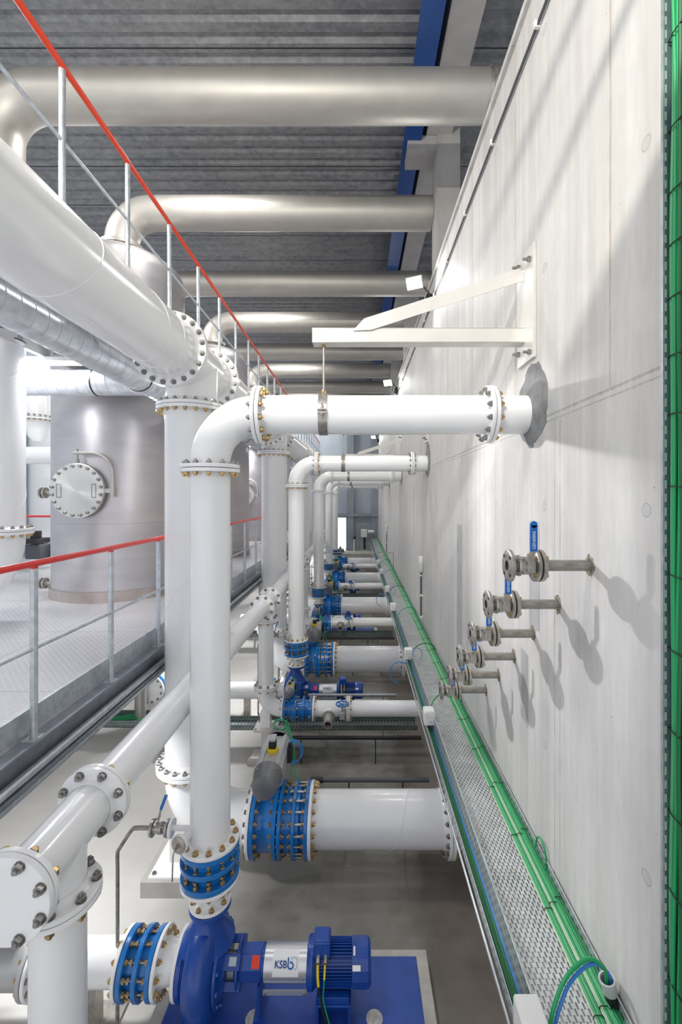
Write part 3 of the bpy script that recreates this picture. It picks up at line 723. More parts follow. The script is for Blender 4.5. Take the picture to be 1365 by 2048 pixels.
# ------------------------------------------------------------------ pump, joints and suction line
ZP = -3.287; ZPL = -3.62
def pump(Y0):
    Y = YP+Y0
    joint('expansion_joint', 'bright blue upright expansion joint on top of the {n} pump', 'pipe joint', 'upright blue joints', 250, (XP,Y,-2.427), (0,0,-1), .235)
    # reducer between joint and pump
    t = thing('reducer', 'short white flanged reducer between the {n} pump and its upright blue joint', 'pipe reducer', (XP,Y,-2.76), 'short reducers')
    part('cone', MB().lathe([(0,.14),(.05,.13),(.10,.10),(.165,.088)], (XP,Y,-2.67), (0,0,-1), 40), WHITE, t)
    part('flange', flange_mb(250, (XP,Y,-2.664), (0,0,-1), 0), [WHITE, BLACK], t)
    flange(t, 150, (XP,Y,-2.855), (0,0,1), .02, heads='sn', gasket=True)
    # pump itself
    t = thing('centrifugal_pump', 'dark blue centrifugal pump with finned motor, {n} to the camera', 'pump', (XP,Y,ZPL), 'centrifugal pumps')
    b = MB().lathe([(0,0),(0,.19),(.02,.21),(.028,.255),(.055,.292),(.10,.312),(.145,.312),(.185,.295),(.215,.25),(.225,.20),(.225,0)], (-1.185,Y,ZP), (1,0,0), 56)
    b.lathe([(0,.19),(.10,.12),(.17,.088),(.245,.082)], (XP-.02,Y,ZP+.17), (0,0,1), 36)
    part('volute_casing', b, DBLUE, t, 50)
    part('discharge_flange', MB().lathe([(0,.09),(0,.14),(.004,.1435),(.026,.1435),(.03,.14),(.03,.08)], (XP,Y,-2.858), (0,0,-1), 40), DBLUE, t)
    part('suction_flange', MB().lathe([(0,.12),(0,.198),(.004,.2),(.03,.2),(.034,.19),(.045,.19)], (-1.223,Y,ZP), (1,0,0), 48), DBLUE, t)
    b = MB().lathe([(0,.235),(.018,.235),(.022,.215),(.03,.17),(.05,.15),(.05,0)], (-.962,Y,ZP), (1,0,0), 40)
    for i in range(12):
        a = 2*PI*i/12; b.hexa((-.944,Y+.212*math.sin(a),ZP+.212*math.cos(a)), (1,0,0), .016, .014)
    part('casing_cover', b, DBLUE, t)
    b = MB()
    for a in (PI*.25, PI*.75, PI*1.25, PI*1.75):
        q = V((0, math.cos(a), math.sin(a))); b.obox(V((-.875,Y,ZP))+q*.118, (.14,.05,.085), (V((1,0,0)), q, q.cross(V((1,0,0)))))
    b.lathe([(0,0),(0,.145),(.018,.145),(.018,0)], (-.835,Y,ZP), (1,0,0), 32)
    part('lantern', b, DBLUE, t, bevel=.004)
    part('seal_plate', MB().lathe([(0,.06),(.06,.06)], (-.91,Y,ZP), (1,0,0), 24).box(-.905,-.86,Y-.075,Y-.06,ZP-.06,ZP+.05), GALV, t, label='bright steel seal area')
    q8 = [(.108*math.cos(PI/8+PI/4*i), .108*math.sin(PI/8+PI/4*i)) for i in range(8)]
    b = MB().prism(q8, (-.83,Y,ZP), (0,1,0), (0,0,1), (1,0,0), .165).cyl((-.67,Y,ZP), (1,0,0), .022, .098, 32)
    part('bearing_bracket', b, DBLUE, t, bevel=.006)
    part('red_sticker', MB().obox((-.705,Y-.0707,ZP+.0707), (.052,.066,.003), (V((1,0,0)), V((0,.707,.707)), V((0,-.707,.707)))), REDS, t, label='red warning sticker')
    part('rating_plate', MB().obox((-.855,Y-.10,ZP+.105), (.05,.045,.003), (V((1,0,0)), V((0,.7,.71)), V((0,-.71,.7)))), SIGNG, t)
    b = MB().lathe([(0,.106),(.30,.106)], (-.647,Y,ZP), (1,0,0), 40).box(-.647,-.347,Y-.112,Y-.10,ZP-.115,ZP-.085)
    gd = part('shaft_guard', b, mat('guard_steel', (.62,.63,.65), .3, .7), t, label='bright sheet steel shaft guard')
    for x in (-.63,-.362): part('guard_screw', MB().hexa((x,Y-.112,ZP-.10),(0,-1,0),.006,.009), BOLT, gd)
    # sign curved round the guard (angles measured from -Y towards +Z)
    sg = MB(); rows = []
    for i in range(13):
        a = math.radians(3+76*i/12); row = []
        for x in (-.585,-.405): sg.v.append(V((x, Y-.1075*math.cos(a), ZP+.1075*math.sin(a)))); row.append(len(sg.v)-1)
        rows.append(row)
    for A, B in zip(rows, rows[1:]): sg.f.append([A[0],A[1],B[1],B[0]]); sg.m.append(0)
    sn = part('sign', sg, SIGNW, gd, label='white sign with blue lettering')
    a = math.radians(38); nz = V((0,-math.cos(a),math.sin(a))); base = V((-.572,Y,ZP))+nz*.1085
    text_obj('KSB', .052, SIGNB, gd, base, (1,0,0), None, nz, 'sign_lettering', bold=.0012)
    yv = nz.cross(V((1,0,0)))*1
    def pt(x, y):       # point on the sign: x along, y up round the curve
        aa = a+y/.1095; return V((x, Y-.1095*math.cos(aa), ZP+.1095*math.sin(aa)))
    lb = MB()
    pts = [(-.478,.036),(-.478,.0)]+[(-.460-.018*math.cos(q), -.004-.016*math.sin(q)) for q in [PI*i/10 for i in range(11)]]+[(-.442,.002),(-.452,.012),(-.466,.012)]
    lb.tube([pt(*q) for q in pts], .0045, 8)
    part('sign_emblem', lb, mat('emblem_blue', (.01,.12,.45), .5), gd)
    lb = MB(); pts = [(-.460,.026),(-.455,.036),(-.425,.036),(-.417,.028),(-.417,-.012),(-.425,-.021),(-.434,-.021)]
    lb.tube([pt(*q) for q in pts], .003, 8)
    part('sign_emblem', lb, SIGNG, gd)
    # motor
    part('motor_bell', MB().lathe([(0,0),(0,.135),(.012,.145),(.04,.145),(.055,.13),(.07,.12)], (-.348,Y,ZP), (1,0,0), 40), DBLUE, t)
    b = MB().lathe([(0,.108),(.33,.108)], (-.30,Y,ZP), (1,0,0), 40)
    for i in range(44):
        a = 2*PI*i/44; q = V((0, math.cos(a), math.sin(a)))
        b.obox(V((-.155,Y,ZP))+q*.119, (.235,.022,.0045), (V((1,0,0)), q, V((1,0,0)).cross(q)))
    part('finned_housing', b, DBLUE, t, 20)
    part('fan_cowl', MB().lathe([(0,.134),(.075,.137),(.11,.134),(.128,.12),(.132,.10),(.132,0)], (-.035,Y,ZP), (1,0,0), 14), DBLUE, t, 25)
    bx = part('terminal_box', MB().obox((-.245,Y-.035,ZP+.165), (.118,.115,.115)).obox((-.245,Y-.035,ZP+.228), (.108,.105,.016)), DBLUE, t, bevel=.012)
    part('cable_gland', MB().cyl((-.268,Y-.09,ZP+.135),(0,-1,-.3),.045,.014,12).cyl((-.218,Y-.09,ZP+.135),(0,-1,-.3),.045,.014,12), VALVE, bx)
    part('rating_plate', MB().obox((-.005,Y-.115,ZP+.075), (.055,.03,.002), (V((1,0,0)), V((0,.55,.83)), V((0,-.83,.55)))), SIGNW, t)
    part('rating_plate', MB().obox((-.02,Y-.05,ZP+.128), (.012,.05,.002), (V((1,0,0)), V((0,.93,.36)), V((0,-.36,.93)))), SIGNW, t)
    b = MB().box(-.27,-.055,Y-.14,Y-.09,ZP-.145,ZP-.10).box(-.27,-.055,Y+.09,Y+.14,ZP-.145,ZP-.10).box(-.28,-.045,Y-.15,Y+.15,ZP-.16,ZP-.145)
    part('motor_foot', b, DBLUE, t, bevel=.003)
    b = MB().box(-.275,-.262,Y-.14,Y+.14,ZPL,ZP-.16).box(-.063,-.05,Y-.14,Y+.14,ZPL,ZP-.16).box(-.275,-.05,Y-.02,Y+.02,ZPL,ZP-.16)
    part('motor_stand', b, DBLUE, t)
    part('bracket_foot', MB().box(-.69,-.675,Y-.09,Y+.09,ZPL,ZP-.08).box(-.72,-.65,Y-.11,Y+.11,ZPL,ZPL+.012).hexa((-.70,Y-.085,ZPL+.012),(0,0,1),.016,.014), DBLUE, t)
    c1 = smooth_path([(-.268,Y-.135,ZP+.12),(-.262,Y-.18,ZP+.05),(-.24,Y-.19,ZP-.08),(-.20,Y-.20,ZP-.22),(-.17,Y-.21,ZP-.30),(-.21,Y-.24,ZPL+.02),(-.28,Y-.23,ZPL+.05),(-.27,Y-.20,ZPL+.10),(-.2,Y-.19,ZPL+.06),(-.14,Y-.26,ZPL+.015)])
    c2 = smooth_path([(-.218,Y-.135,ZP+.12),(-.222,Y-.18,ZP+.04),(-.225,Y-.19,ZP-.06),(-.19,Y-.205,ZP-.18),(-.16,Y-.21,ZP-.28),(-.13,Y-.26,ZPL+.02)])
    part('power_cable', MB().tube(c1, .0075, 8).tube(c1[:7], .009, 8, 1), [BLACK, YEL], t)
    part('earth_cable', MB().tube(c2, .005, 8).tube(c2[:5], .007, 8, 1), [GREEN, YEL], t)
    # base plate and plinth
    t = thing('base_plate', 'blue coated base slab with grout plugs under the {n} pump', 'base plate', (-.4,Y,ZPL), 'pump base plates')
    part('slab', MB().box(-1.35,.464,Y-.355,Y+.355,ZPL-.03,ZPL), PLATE, t)
    for x in (-.72,.12): part('grout_plug', MB().lathe([(0,.058),(.003,.056),(.003,0)], (x,Y-.06+.0,ZPL), (0,0,1), 18), GRPLUG, t, label='round pale grout plug')
    single('plinth', MB().box(-1.45,.55,Y-.42,Y+.41,ZF,ZPL-.031).box(.466,.55,Y-.42,Y+.41,ZPL-.031,ZPL-.004).box(-1.45,.466,Y+.357,Y+.41,ZPL-.031,ZPL-.004), PLINTHM, 'low concrete plinth carrying the {n} pump', 'plinth', (0,Y,ZF), 'pump plinths', smooth=0)
    # suction side
    t = thing('reducer', 'white flanged cone leading into the suction side of the {n} pump', 'pipe reducer', (-1.3,Y,ZP), 'suction cones')
    part('cone', MB().lathe([(0,.11),(.05,.115),(.12,.1365),(.14,.1365)], (-1.235,Y,ZP), (-1,0,0), 40), WHITE, t)
    part('flange', MB().lathe([(GAP,.1),(GAP,.2),(.024,.2),(.026,.197),(.026,.13)], (-1.225,Y,ZP), (-1,0,0), 40), WHITE, t)
    part('flange', flange_mb(250, (-1.39,Y,ZP), (1,0,0), 0), [WHITE, BLACK], t)
    joint('expansion_joint', 'blue ringed expansion joint on the suction side of the {n} pump', 'pipe joint', 'suction joints', 250, (-1.392,Y,ZP), (-1,0,0), .225)
    t = thing('suction_pipe', 'white suction pipe running left from the {n} pump', 'pipe', (-1.62,Y,ZP), 'suction pipes')
    part('pipe', MB().lathe([(0,.1365),(.60,.1365)], (-1.63,Y,ZP), (-1,0,0), 40), WHITE, t)
    part('flange', flange_mb(250, (-1.621,Y,ZP), (-1,0,0), 0), [WHITE, BLACK], t)
    flange(t, 250, (-2.25,Y,ZP), (1,0,0), 0, heads='ns')
    part('support_foot', MB().box(-1.93,-1.83,Y-.05,Y+.05,ZF+.02,ZP-.13).box(-2.0,-1.7,Y-.15,Y+.15,ZF,ZF+.02), VALVE, t)
    t = thing('flow_meter', 'grey flow meter in the suction line of the {n} pump', 'flow meter', (-2.4,Y,ZP), 'flow meters')
    part('meter_body', MB().lathe([(0,.12),(0,.2),(.028,.2),(.028,.15),(.35,.15),(.35,.2),(.378,.2),(.378,.12)], (-2.254,Y,ZP), (-1,0,0), 40), ALU, t)
    part('meter_head', MB().cyl((-2.44,Y,ZP+.15),(0,0,1),.08,.03,16).obox((-2.44,Y-.02,ZP+.29),(.16,.14,.14)), ALU, t, bevel=.01)
    t = thing('suction_pipe', 'white suction pipe left of the {n} flow meter under the gallery', 'pipe', (-2.65,Y,ZP), 'suction feed pipes')
    part('pipe', MB().lathe([(0,.1365),(.5,.1365)], (-2.65,Y,ZP), (-1,0,0), 40), WHITE, t)
    part('flange', flange_mb(250, (-2.636,Y,ZP), (-1,0,0), 0), [WHITE, BLACK], t)
    # sample valve on the riser side
    tt = ball_valve(None, (-1.333,Y,-2.34), (-1,0,0), (0,-.3,1), (.35,.2,1), s=.72, R=.058, text=False, label='small steel ball valve with blue lever beside the {n} discharge pipe', group='sample valves', L=.13)
    pts = smooth_path([(-1.465,Y,-2.34),(-1.56,Y,-2.34),(-1.60,Y,-2.355),(-1.67,Y-.02,-2.46),(-1.69,Y-.02,-2.50),(-1.69,Y-.02,-2.6)], 4)+[V((-1.69,Y-.02,ZF+.05))]
    single('drain_tube', MB().tube(pts, .0125, 12).tube(pts[:8], .015, 12), OLDP, 'thin bent steel drain tube beside the {n} discharge pipe', 'tube', (-1.69,Y,-2.4), 'drain tubes')
bays(pump)

# ------------------------------------------------------------------ small header (DN200) with tees
XD, ZD = -1.315, -1.51
def small_tee(Y0):
    Y = YD+Y0
    t = thing('header_tee', 'white flanged tee on the slanting lower header, {n} one', 'pipe tee', (XD,Y,ZD), 'lower header tees')
    b = MB().lathe([(0,.1095),(.51,.1095)], (XD,Y-.255,ZD), (0,1,0), 44).lathe([(0,.112),(.05,.1095),(.24,.1095)], (XD,Y,ZD-.23), (0,0,1), 40)
    part('body', b, WHITE, t)
    flange(t, 200, (XD,Y-.265,ZD), (0,1,0), .03, gasket=True)
    flange(t, 200, (XD,Y+.265,ZD), (0,-1,0), .03, heads='ns')
    flange(t, 200, (XD,Y,ZD-.235), (0,0,1), .03, heads='ns')
    t = thing('riser_pipe', 'slim white riser standing under the {n} lower header tee', 'pipe', (XD,Y,-2.707), 'slim risers')
    part('pipe', MB().lathe([(0,.1095),(.94,.1095)], (XD,Y,-2.70), (0,0,1), 44), WHITE, t)
    flange(t, 200, (XD,Y,ZD-.235), (0,0,-1), .02, gasket=False)
    flange(t, 200, (XD,Y,-2.707), (0,0,1), .02, heads='ns')
bays(small_tee)
def small_header(Y0):
    ya = YD+Y0+.265; yb = YD+Y0+S-.265
    t = thing('header_pipe', 'slim white header pipe beyond the {n} lower header tee', 'pipe', (XD,ya,ZD), 'lower header sections')
    part('pipe', MB().lathe([(0,.1095),(yb-ya-.04,.1095)], (XD,ya+.02,ZD), (0,1,0), 44), WHITE, t)
    flange(t, 200, (XD,ya,ZD), (0,1,0), .02, gasket=False)
    flange(t, 200, (XD,yb,ZD), (0,-1,0), .02, heads='ns')
bays(small_header, range(4))
t = thing('blind_flange', 'large round white blind flange closing the lower header, bottom left', 'blind flange', (XD,YD-.265,ZD))
o = part('flange', MB().lathe([(GAP,0),(GAP,.167),(.005,.17),(.026,.17),(.030,.167),(.030,.164),(.030,0)], (XD,YD-.265,ZD), (0,-1,0), 64), WHITE, t)
bolts(o, (XD,YD-.265,ZD), (0,-1,0), .1465, 8, -.026, .030, .0195, 'ns')

def small_line(Y0):
    Y = YD+Y0; Z = -3.03
    t = thing('pipe_elbow', 'slim white elbow on a square post under the {n} slim riser', 'pipe elbow', (XD,Y,Z), 'slim elbows')
    rr = .23
    part('bend', MB().tube([V((XD,Y,-2.72))]+arc((XD+rr,Y,Z+rr), rr, (-1,0,0), (0,0,-1))+[V((-1.06,Y,Z))], .1095, 36), WHITE, t, 60)
    flange(t, 200, (XD,Y,-2.707), (0,0,-1), .02, gasket=False); flange(t, 200, (-1.05,Y,Z), (-1,0,0), .01, gasket=False)
    part('support_post', MB().box(XD-.07,XD+.07,Y-.07,Y+.07,-3.27,Z-.03), WHITE, t)
    part('post_plate', MB().box(XD-.15,XD+.17,Y-.15,Y+.14,-3.285,-3.27), PALES, t)
    for x in (-.12,.13):
        for y in (-.12,.1): part('post_bolt', MB().hexa((XD+x,Y+y,-3.27),(0,0,1),.014,.014), BOLT, t)
    t = thing('post', 'pale steel post with floor plate under the {n} slim elbow', 'post', (XD,Y,ZF), 'elbow posts')
    part('column_tube', MB().box(XD-.055,XD+.10,Y-.06,Y+.06,ZF+.07,-3.30), PALES, t)
    part('top_plate', MB().box(XD-.15,XD+.17,Y-.15,Y+.14,-3.302,-3.287), PALES, t)
    part('floor_plate', MB().box(XD-.20,XD+.13,Y-.12,Y+.12,ZF+.055,ZF+.07), PALES, t)
    part('grout_pad', MB().box(XD-.24,XD+.16,Y-.15,Y+.15,ZF,ZF+.055), CONC, t)
    q = DN[200]
    t = thing('butterfly_valve', 'small blue butterfly valve right of the {n} slim elbow', 'valve', (-1.0,Y,Z), 'small blue valves')
    r = part('valve_body', MB().lathe([(0,.1),(0,.17),(.026,.17),(.026,.125),(.13,.125),(.13,.17),(.156,.17),(.156,.1)], (-1.047,Y,Z), (1,0,0), 36).cyl((-.97,Y,Z+.11),(0,0,1),.09,.03,16), BLUE, t)
    bolts(r, (-1.05,Y,Z), (1,0,0), .1465, 8, -.026, .03, .0165, 'sn')
    bolts(r, (-.89,Y,Z), (1,0,0), .1465, 8, -.028, .028, .0165, 'nn')
    actuator((-.97,Y,-2.745), .5, 'small grey pneumatic actuator on the {n} small blue valve', 'small valve actuators', Z+.19)
    t = thing('dismantling_joint', 'small blue ringed joint left of the {n} branch pipe', 'pipe joint', (-.89,Y,Z), 'small joints')
    for x in (-.888,-.78,-.665): r = part('ring', MB().lathe([(0,.1),(0,.17),(.024,.17),(.024,.1)], (x,Y,Z), (1,0,0), 36), BLUE, t)
    bolts(r, (-.64,Y,Z), (1,0,0), .1465, 8, -.025, .028, .0165, 'nn')
    part('sleeve', MB().lathe([(0,.13),(.10,.13),(.10,.12),(.22,.12)], (-.87,Y,Z), (1,0,0), 36), BLUE, t)
    t = thing('branch_pipe', 'white pipe with a clamped nozzle toward the camera beside the {n} handwheel', 'pipe', (-.4,Y,Z), 'branch pipes')
    part('pipe', MB().lathe([(0,.1095),(.48,.1095)], (-.63,Y,Z), (1,0,0), 40), WHITE, t)
    flange(t, 200, (-.638,Y,Z), (1,0,0), .0); flange(t, 200, (-.128,Y,Z), (-1,0,0), .0, heads='ns')
    nz = part('nozzle', MB().cyl((-.40,Y-.09,Z),(0,-1,-.15),.09,.058,24).lathe([(0,.058),(0,.088),(.02,.088),(.02,.058)],(-.40,Y-.165,Z-.012),(0,-1,-.15),28), [WHITE], t)
    part('nozzle_valve', MB().lathe([(0,.05),(0,.088),(.02,.088),(.025,.06),(.10,.062),(.11,.052),(.16,.052),(.165,.068),(.185,.068),(.19,.045),(.12,.043)],(-.40,Y-.188,Z-.016),(0,-1,-.15),28), STEEL, nz)
    t = thing('hand_wheel_valve', 'gate valve with blue handwheel at the {n} branch pipe', 'valve', (-.21,Y-.2,Z), 'handwheel valves')
    b = MB().tube([(-.21+.085*math.cos(a),Y-.14,Z+.19+.0) if 0 else (-.21+.085*math.cos(a), Y-.16+.085*math.sin(a), Z+.14) for a in [2*PI*i/24 for i in range(25)]], .010, 8, cap=False)
    for i in range(5):
        a = 2*PI*i/5; b.tube([(-.21,Y-.16,Z+.135),(-.21+.083*math.cos(a),Y-.16+.083*math.sin(a),Z+.14)], .007, 6)
    part('hand_wheel', b, BLUE, t, label='blue handwheel')
    part('spindle', MB().cyl((-.21,Y-.16,Z-.06),(0,0,1),.21,.012,12), STEEL, t)
    part('valve_body', MB().obox((-.21,Y-.16,Z-.02),(.075,.08,.10)).cyl((-.21,Y-.05,Z-.02),(0,-1,0),.09,.035,16), ALU, t, bevel=.008)
    t = thing('horizontal_pipe', 'slim white pipe going under the cable tray beside the {n} handwheel', 'pipe', (.5,Y,Z), 'slim wall pipes')
    part('pipe', MB().lathe([(0,.1095),(1.28,.1095)], (-.11,Y,Z), (1,0,0), 40), WHITE, t)
    flange(t, 200, (-.128,Y,Z), (1,0,0), .0, gasket=False)
    single('conduit_pipe', MB().tube([(-.78,Y+.63,-3.12),(.62,Y+.63,-3.12)], .024, 14).lathe([(0,.03),(.03,.03)],(-.70,Y+.63,-3.12),(1,0,0),14).box(-.6,-.585,Y+.62,Y+.64,ZF,-3.14).box(.4,.415,Y+.62,Y+.64,ZF,-3.14), DGALV,
           'grey thin pipe behind the slim line at the {n} handwheel', 'pipe', (0,Y+.63,-3.12), 'grey thin pipes')
    single('conduit_pipe', MB().tube([(-2.1,Y-.02,-3.36),(-.9,Y-.02,-3.38),(1.0,Y-.02,-3.36)], .026, 14).box(-.02,.0,Y-.03,Y-.01,ZF,-3.33).box(-1.62,-1.6,Y-.03,Y-.01,ZF,-3.33), BLACK,
           'black hose pipe low behind the {n} branch pipe nozzle', 'pipe', (0,Y,-3.36), 'black low pipes') if 0 else None
    t = thing('cable_tray', 'perforated floor cable tray crossing under the slim line at the {n} handwheel', 'cable tray', (0,Y+.25,-3.42), 'floor cable trays')
    part('tray_channel', MB().box(-3.2,.9,Y+.22,Y+.225,-3.46,-3.38).box(-3.2,.9,Y+.22,Y+.50,-3.46,-3.455).box(-3.2,.9,Y+.495,Y+.50,-3.46,-3.38), FTRAY, t, 0)
    part('tray_foot', MB().box(-2.6,-2.56,Y+.3,Y+.4,ZF,-3.46).box(-.5,-.46,Y+.3,Y+.4,ZF,-3.46).box(.55,.59,Y+.3,Y+.4,ZF,-3.46), GALV, t)
    single('drain_pipe', MB().tube([(-1.05,Y-.13,-3.38),(.9,Y-.13,-3.38)], .027, 14).box(.25,.265,Y-.14,Y-.12,ZF,-3.40).box(-.8,-.785,Y-.14,Y-.12,ZF,-3.40), BLACK,
           'black pipe running low below the slim line at the {n} handwheel', 'pipe', (0,Y-.13,-3.38), 'black low pipes')
bays(small_line, range(1, 5))

# ------------------------------------------------------------------ steel vessels and overhead steel pipes
ZT = 4.6
XVS, YVS, RV = -3.81, 7.12, .95
def vessel(Y0):
    Y = YVS+Y0
    t = thing('steel_vessel', 'tall brushed steel vessel with domed top and manhole, {n} one', 'vessel', (XVS,Y,-1.475), 'steel vessels')
    pr_ = [(0,RV),(4.95,RV)]+[(4.95+.42*math.sin(a), RV*math.cos(a)) for a in [PI/2*i/10 for i in range(1,10)]]
    sh = part('shell', MB().lathe(pr_, (XVS,Y,-1.45), (0,0,1), 96), VSTEEL, t)
    part('weld_seam', MB().lathe([(0,RV),(.003,RV+.003),(.006,RV)], (XVS,Y,-.37), (0,0,1), 96), STEEL, sh)
    part('weld_seam', MB().lathe([(0,RV),(.003,RV+.003),(.006,RV)], (XVS,Y,2.9), (0,0,1), 96), STEEL, sh)
    part('base_ring', MB().lathe([(0,RV+.03),(.15,RV+.03),(.155,RV)], (XVS,Y,-1.475), (0,0,1), 96), SKIRT, t)
    nk = part('top_neck', MB().lathe([(0,.25),(.30,.25)], (XVS,Y,3.72), (0,0,1), 40).lathe([(0,.25),(0,.33),(.03,.33),(.03,.25)], (XVS,Y,4.0), (0,0,1), 40), STEEL, t)
    # manhole
    c = V((XVS-.05,Y-RV-.10,.10))
    m_ = part('manhole_neck', MB().lathe([(0,.30),(.25,.30)], c, (0,1,0), 40).lathe([(0,.30),(0,.375),(.03,.375),(.03,.30)], c, (0,1,0), 48), STEEL, t)
    # lid mesh kept in its own local frame so the brushing radiates from its centre
    me = MB().lathe([(0,.3),(0,.375),(-.026,.375),(-.03,.371),(-.03,0)], (0,0,0), (0,1,0), 64).mesh('manhole_lid', [LID], (0,0,0), 30)
    ld = bpy.data.objects.new('manhole_lid', me); C.objects.link(ld); ld.parent = t; ld.location = c-ORG[t.name]; ORG[ld.name] = c
    ORG[ld.name] = c
    bolts(ld, c, (0,1,0), .34, 20, -.03, .03, .022, 'ss')
    for x in (-.24,.24):
        part('lid_handle', MB().tube([c+V((x*1.0-.0,-.03,.09)),c+V((x,-.075,.09)),c+V((x,-.075,-.09)),c+V((x,-.03,-.09))], .007, 8), BOLT, t)
    a = [c+V((.49,-.0,-.03)), c+V((.49,0,.22))]+[c+V((.49-.30+.30*math.cos(q), 0, .22+.30*math.sin(q))) for q in [PI/2*i/8 for i in range(1,9)]]+[c+V((0,0,.52)), c+V((-.05,0,.52))]
    dv = part('davit_arm', MB().tube(a, .022, 14), STEEL, t)
    part('davit_pivot', MB().cyl(c+V((.49,0,-.08)),(0,0,1),.13,.035,16).box(c.x+.36,c.x+.49,c.y-.02,c.y+.02,c.z-.03,c.z+.03), STEEL, t)
    part('davit_hook', MB().cyl(c+V((0,-.0,.36)),(0,0,1),.22,.010,8).obox(c+V((0,-.0,.40)),(.03,.03,.08)), BOLT, t)
    for z, dy in ((.08,-.05),(-1.33,-.05)):
        q = V((XVS-RV-.0,Y-.25,z))
        nz = part('side_nozzle', MB().cyl(q+V((.1,0,0)),(-1,0,0),.22,.035,16).lathe([(0,.03),(0,.085),(.02,.085),(.024,.05),(.05,.05),(.055,.085),(.08,.085),(.08,0)], q+V((-.1,0,0)),(-1,0,0),24), VALVE, t)
    # steel pipe off the top to the right over the wall
    t = thing('overhead_steel_pipe', 'matt steel overhead pipe bending up from the {n} vessel and crossing to the right', 'pipe', (XVS,Y,4.03), 'overhead vessel pipes')
    rr = .5
    part('pipe', MB().tube([V((XVS,Y,4.05))]+arc((XVS+rr,Y,ZT-rr), rr, (-1,0,0), (0,0,1), 18)+[V((1.195,Y,ZT))], .254, 40), STEEL, t, 60)
    fl = part('pipe_flange', MB().lathe([(GAP,.25),(GAP,.33),(.03,.33),(.03,.25)], (XVS,Y,4.032), (0,0,1), 40), STEEL, t)
    bolts(fl, (XVS,Y,4.03), (0,0,1), .295, 16, -.03, .03, .018, 'ss')
bays(vessel, range(4))
def side_pipe(Y0):
    Y = 5.05+Y0; X = -4.12
    t = thing('overhead_steel_pipe', 'matt steel overhead pipe between vessels, {n} of that kind, bending down at left', 'pipe', (X,Y,1.8), 'overhead crossing pipes')
    rr = .5
    p = part('pipe', MB().tube([V((X,Y,1.80)), V((X,Y,3.5))]+arc((X+rr,Y,ZT-rr), rr, (-1,0,0), (0,0,1), 18)+[V((2.9,Y,ZT))], .254, 48), STEEL, t, 60)
    part('clamp_ring', MB().lathe([(0,.256),(0,.272),(.03,.272),(.03,.256)], (1.47,Y,ZT), (1,0,0), 48).lathe([(0,.256),(0,.268),(.012,.268),(.012,.256)], (1.54,Y,ZT), (1,0,0), 48).box(1.47,1.50,Y-.30,Y-.26,ZT-.03,ZT+.03), VALVE, t, label='thin steel clamp ring')
    t = thing('riser_pipe', 'wide white vertical pipe with dark top rim left of the {n} vessel', 'pipe', (X,Y,-.38), 'wide left risers')
    p = part('pipe', MB().lathe([(0,.254),(2.13,.254),(2.135,.262),(2.16,.262)], (X,Y,-.36), (0,0,1), 56), WHITE, t)
    part('rim_gasket', MB().lathe([(0,.257),(0,.266),(.012,.266),(.012,.257)], (X,Y,1.80), (0,0,1), 48), BLACK, t)
    sp = [(X+.2545*math.cos(a), Y+.2545*math.sin(a), -.1+.25*a) for a in [i*.16 for i in range(48)]]
    part('weld_seam', MB().tube(sp, .003, 5), WHITE, p)
    flange(t, 500, (X,Y,-.38), (0,0,1), .02, heads='ns')
    t = thing('pipe_elbow', 'wide white elbow sweeping left under the {n} wide left riser', 'pipe elbow', (X,Y,-.5), 'wide left elbows')
    rr = .77
    part('bend', MB().tube([V((X,Y,-.39))]+arc((X-rr,Y,-.42-.0-.0), rr, (1,0,0), (0,0,-1), 16)+[V((X-rr-1.5,Y,-.42-rr))], .254, 48), WHITE, t, 60)
    flange(t, 500, (X,Y,-.38), (0,0,-1), .02, gasket=False)
bays(side_pipe, range(4))

# spiral ducts
def spiral(name, label, p0, d, L, r, pitch=.13, ring=None):
    p0 = V(p0); u, w, d = basis(d); t = thing(name, label, 'duct', p0)
    p = part('duct_shell', MB().lathe([(0,0),(0,r),(L,r),(L,0)], p0, d, 40), DUCT, t)
    n = int(L/pitch*18); pts = [p0+d*(pitch*i/18)+(u*math.cos(2*PI*i/18)+w*math.sin(2*PI*i/18))*(r+.001) for i in range(n)]
    part('spiral_seam', MB().tube(pts, .0036, 5), GALV, p)
    for q in ring or []:
        part('joint_ring', MB().lathe([(0,r),(.004,r+.007),(.018,r+.007),(.022,r)], p0+d*q, d, 40), BLACK, t)
    return t
spiral('spiral_duct', 'bright spiral duct running beside and below the huge header pipe', (-2.35,1.0,1.30), (0,1,0), 18, .15, .13, [3.72, 8.1])
spiral('spiral_duct', 'level spiral duct crossing in front of the nearest steel vessel', (-5.6,5.72,1.50), (1,0,0), 3.10, .165, .13, [2.2])
spiral('spiral_duct', 'small spiral duct seen between the second and third risers', (-5.6,10.1,1.50), (1,0,0), 3.10, .165, .13, [2.2])

# luminaires under the upper walkway
for i, Y in enumerate((5.5, 9.9, 14.3, 18.7)):
    t = thing('tube_light', 'long white tube light under the walkway, '+WHICH[i]+' one', 'light', (-3.9,Y,1.72), 'walkway tube lights')
    part('light_housing', MB().box(-4.55,-3.32,Y-.05,Y+.05,1.70,1.76).box(-4.2,-4.15,Y-.01,Y+.01,1.76,1.84).box(-3.55,-3.50,Y-.01,Y+.01,1.76,1.84), BOXW, t, bevel=.01)
    part('light_diffuser', MB().box(-4.5,-3.40,Y-.04,Y+.04,1.665,1.70), EMITL, t, bevel=.01)
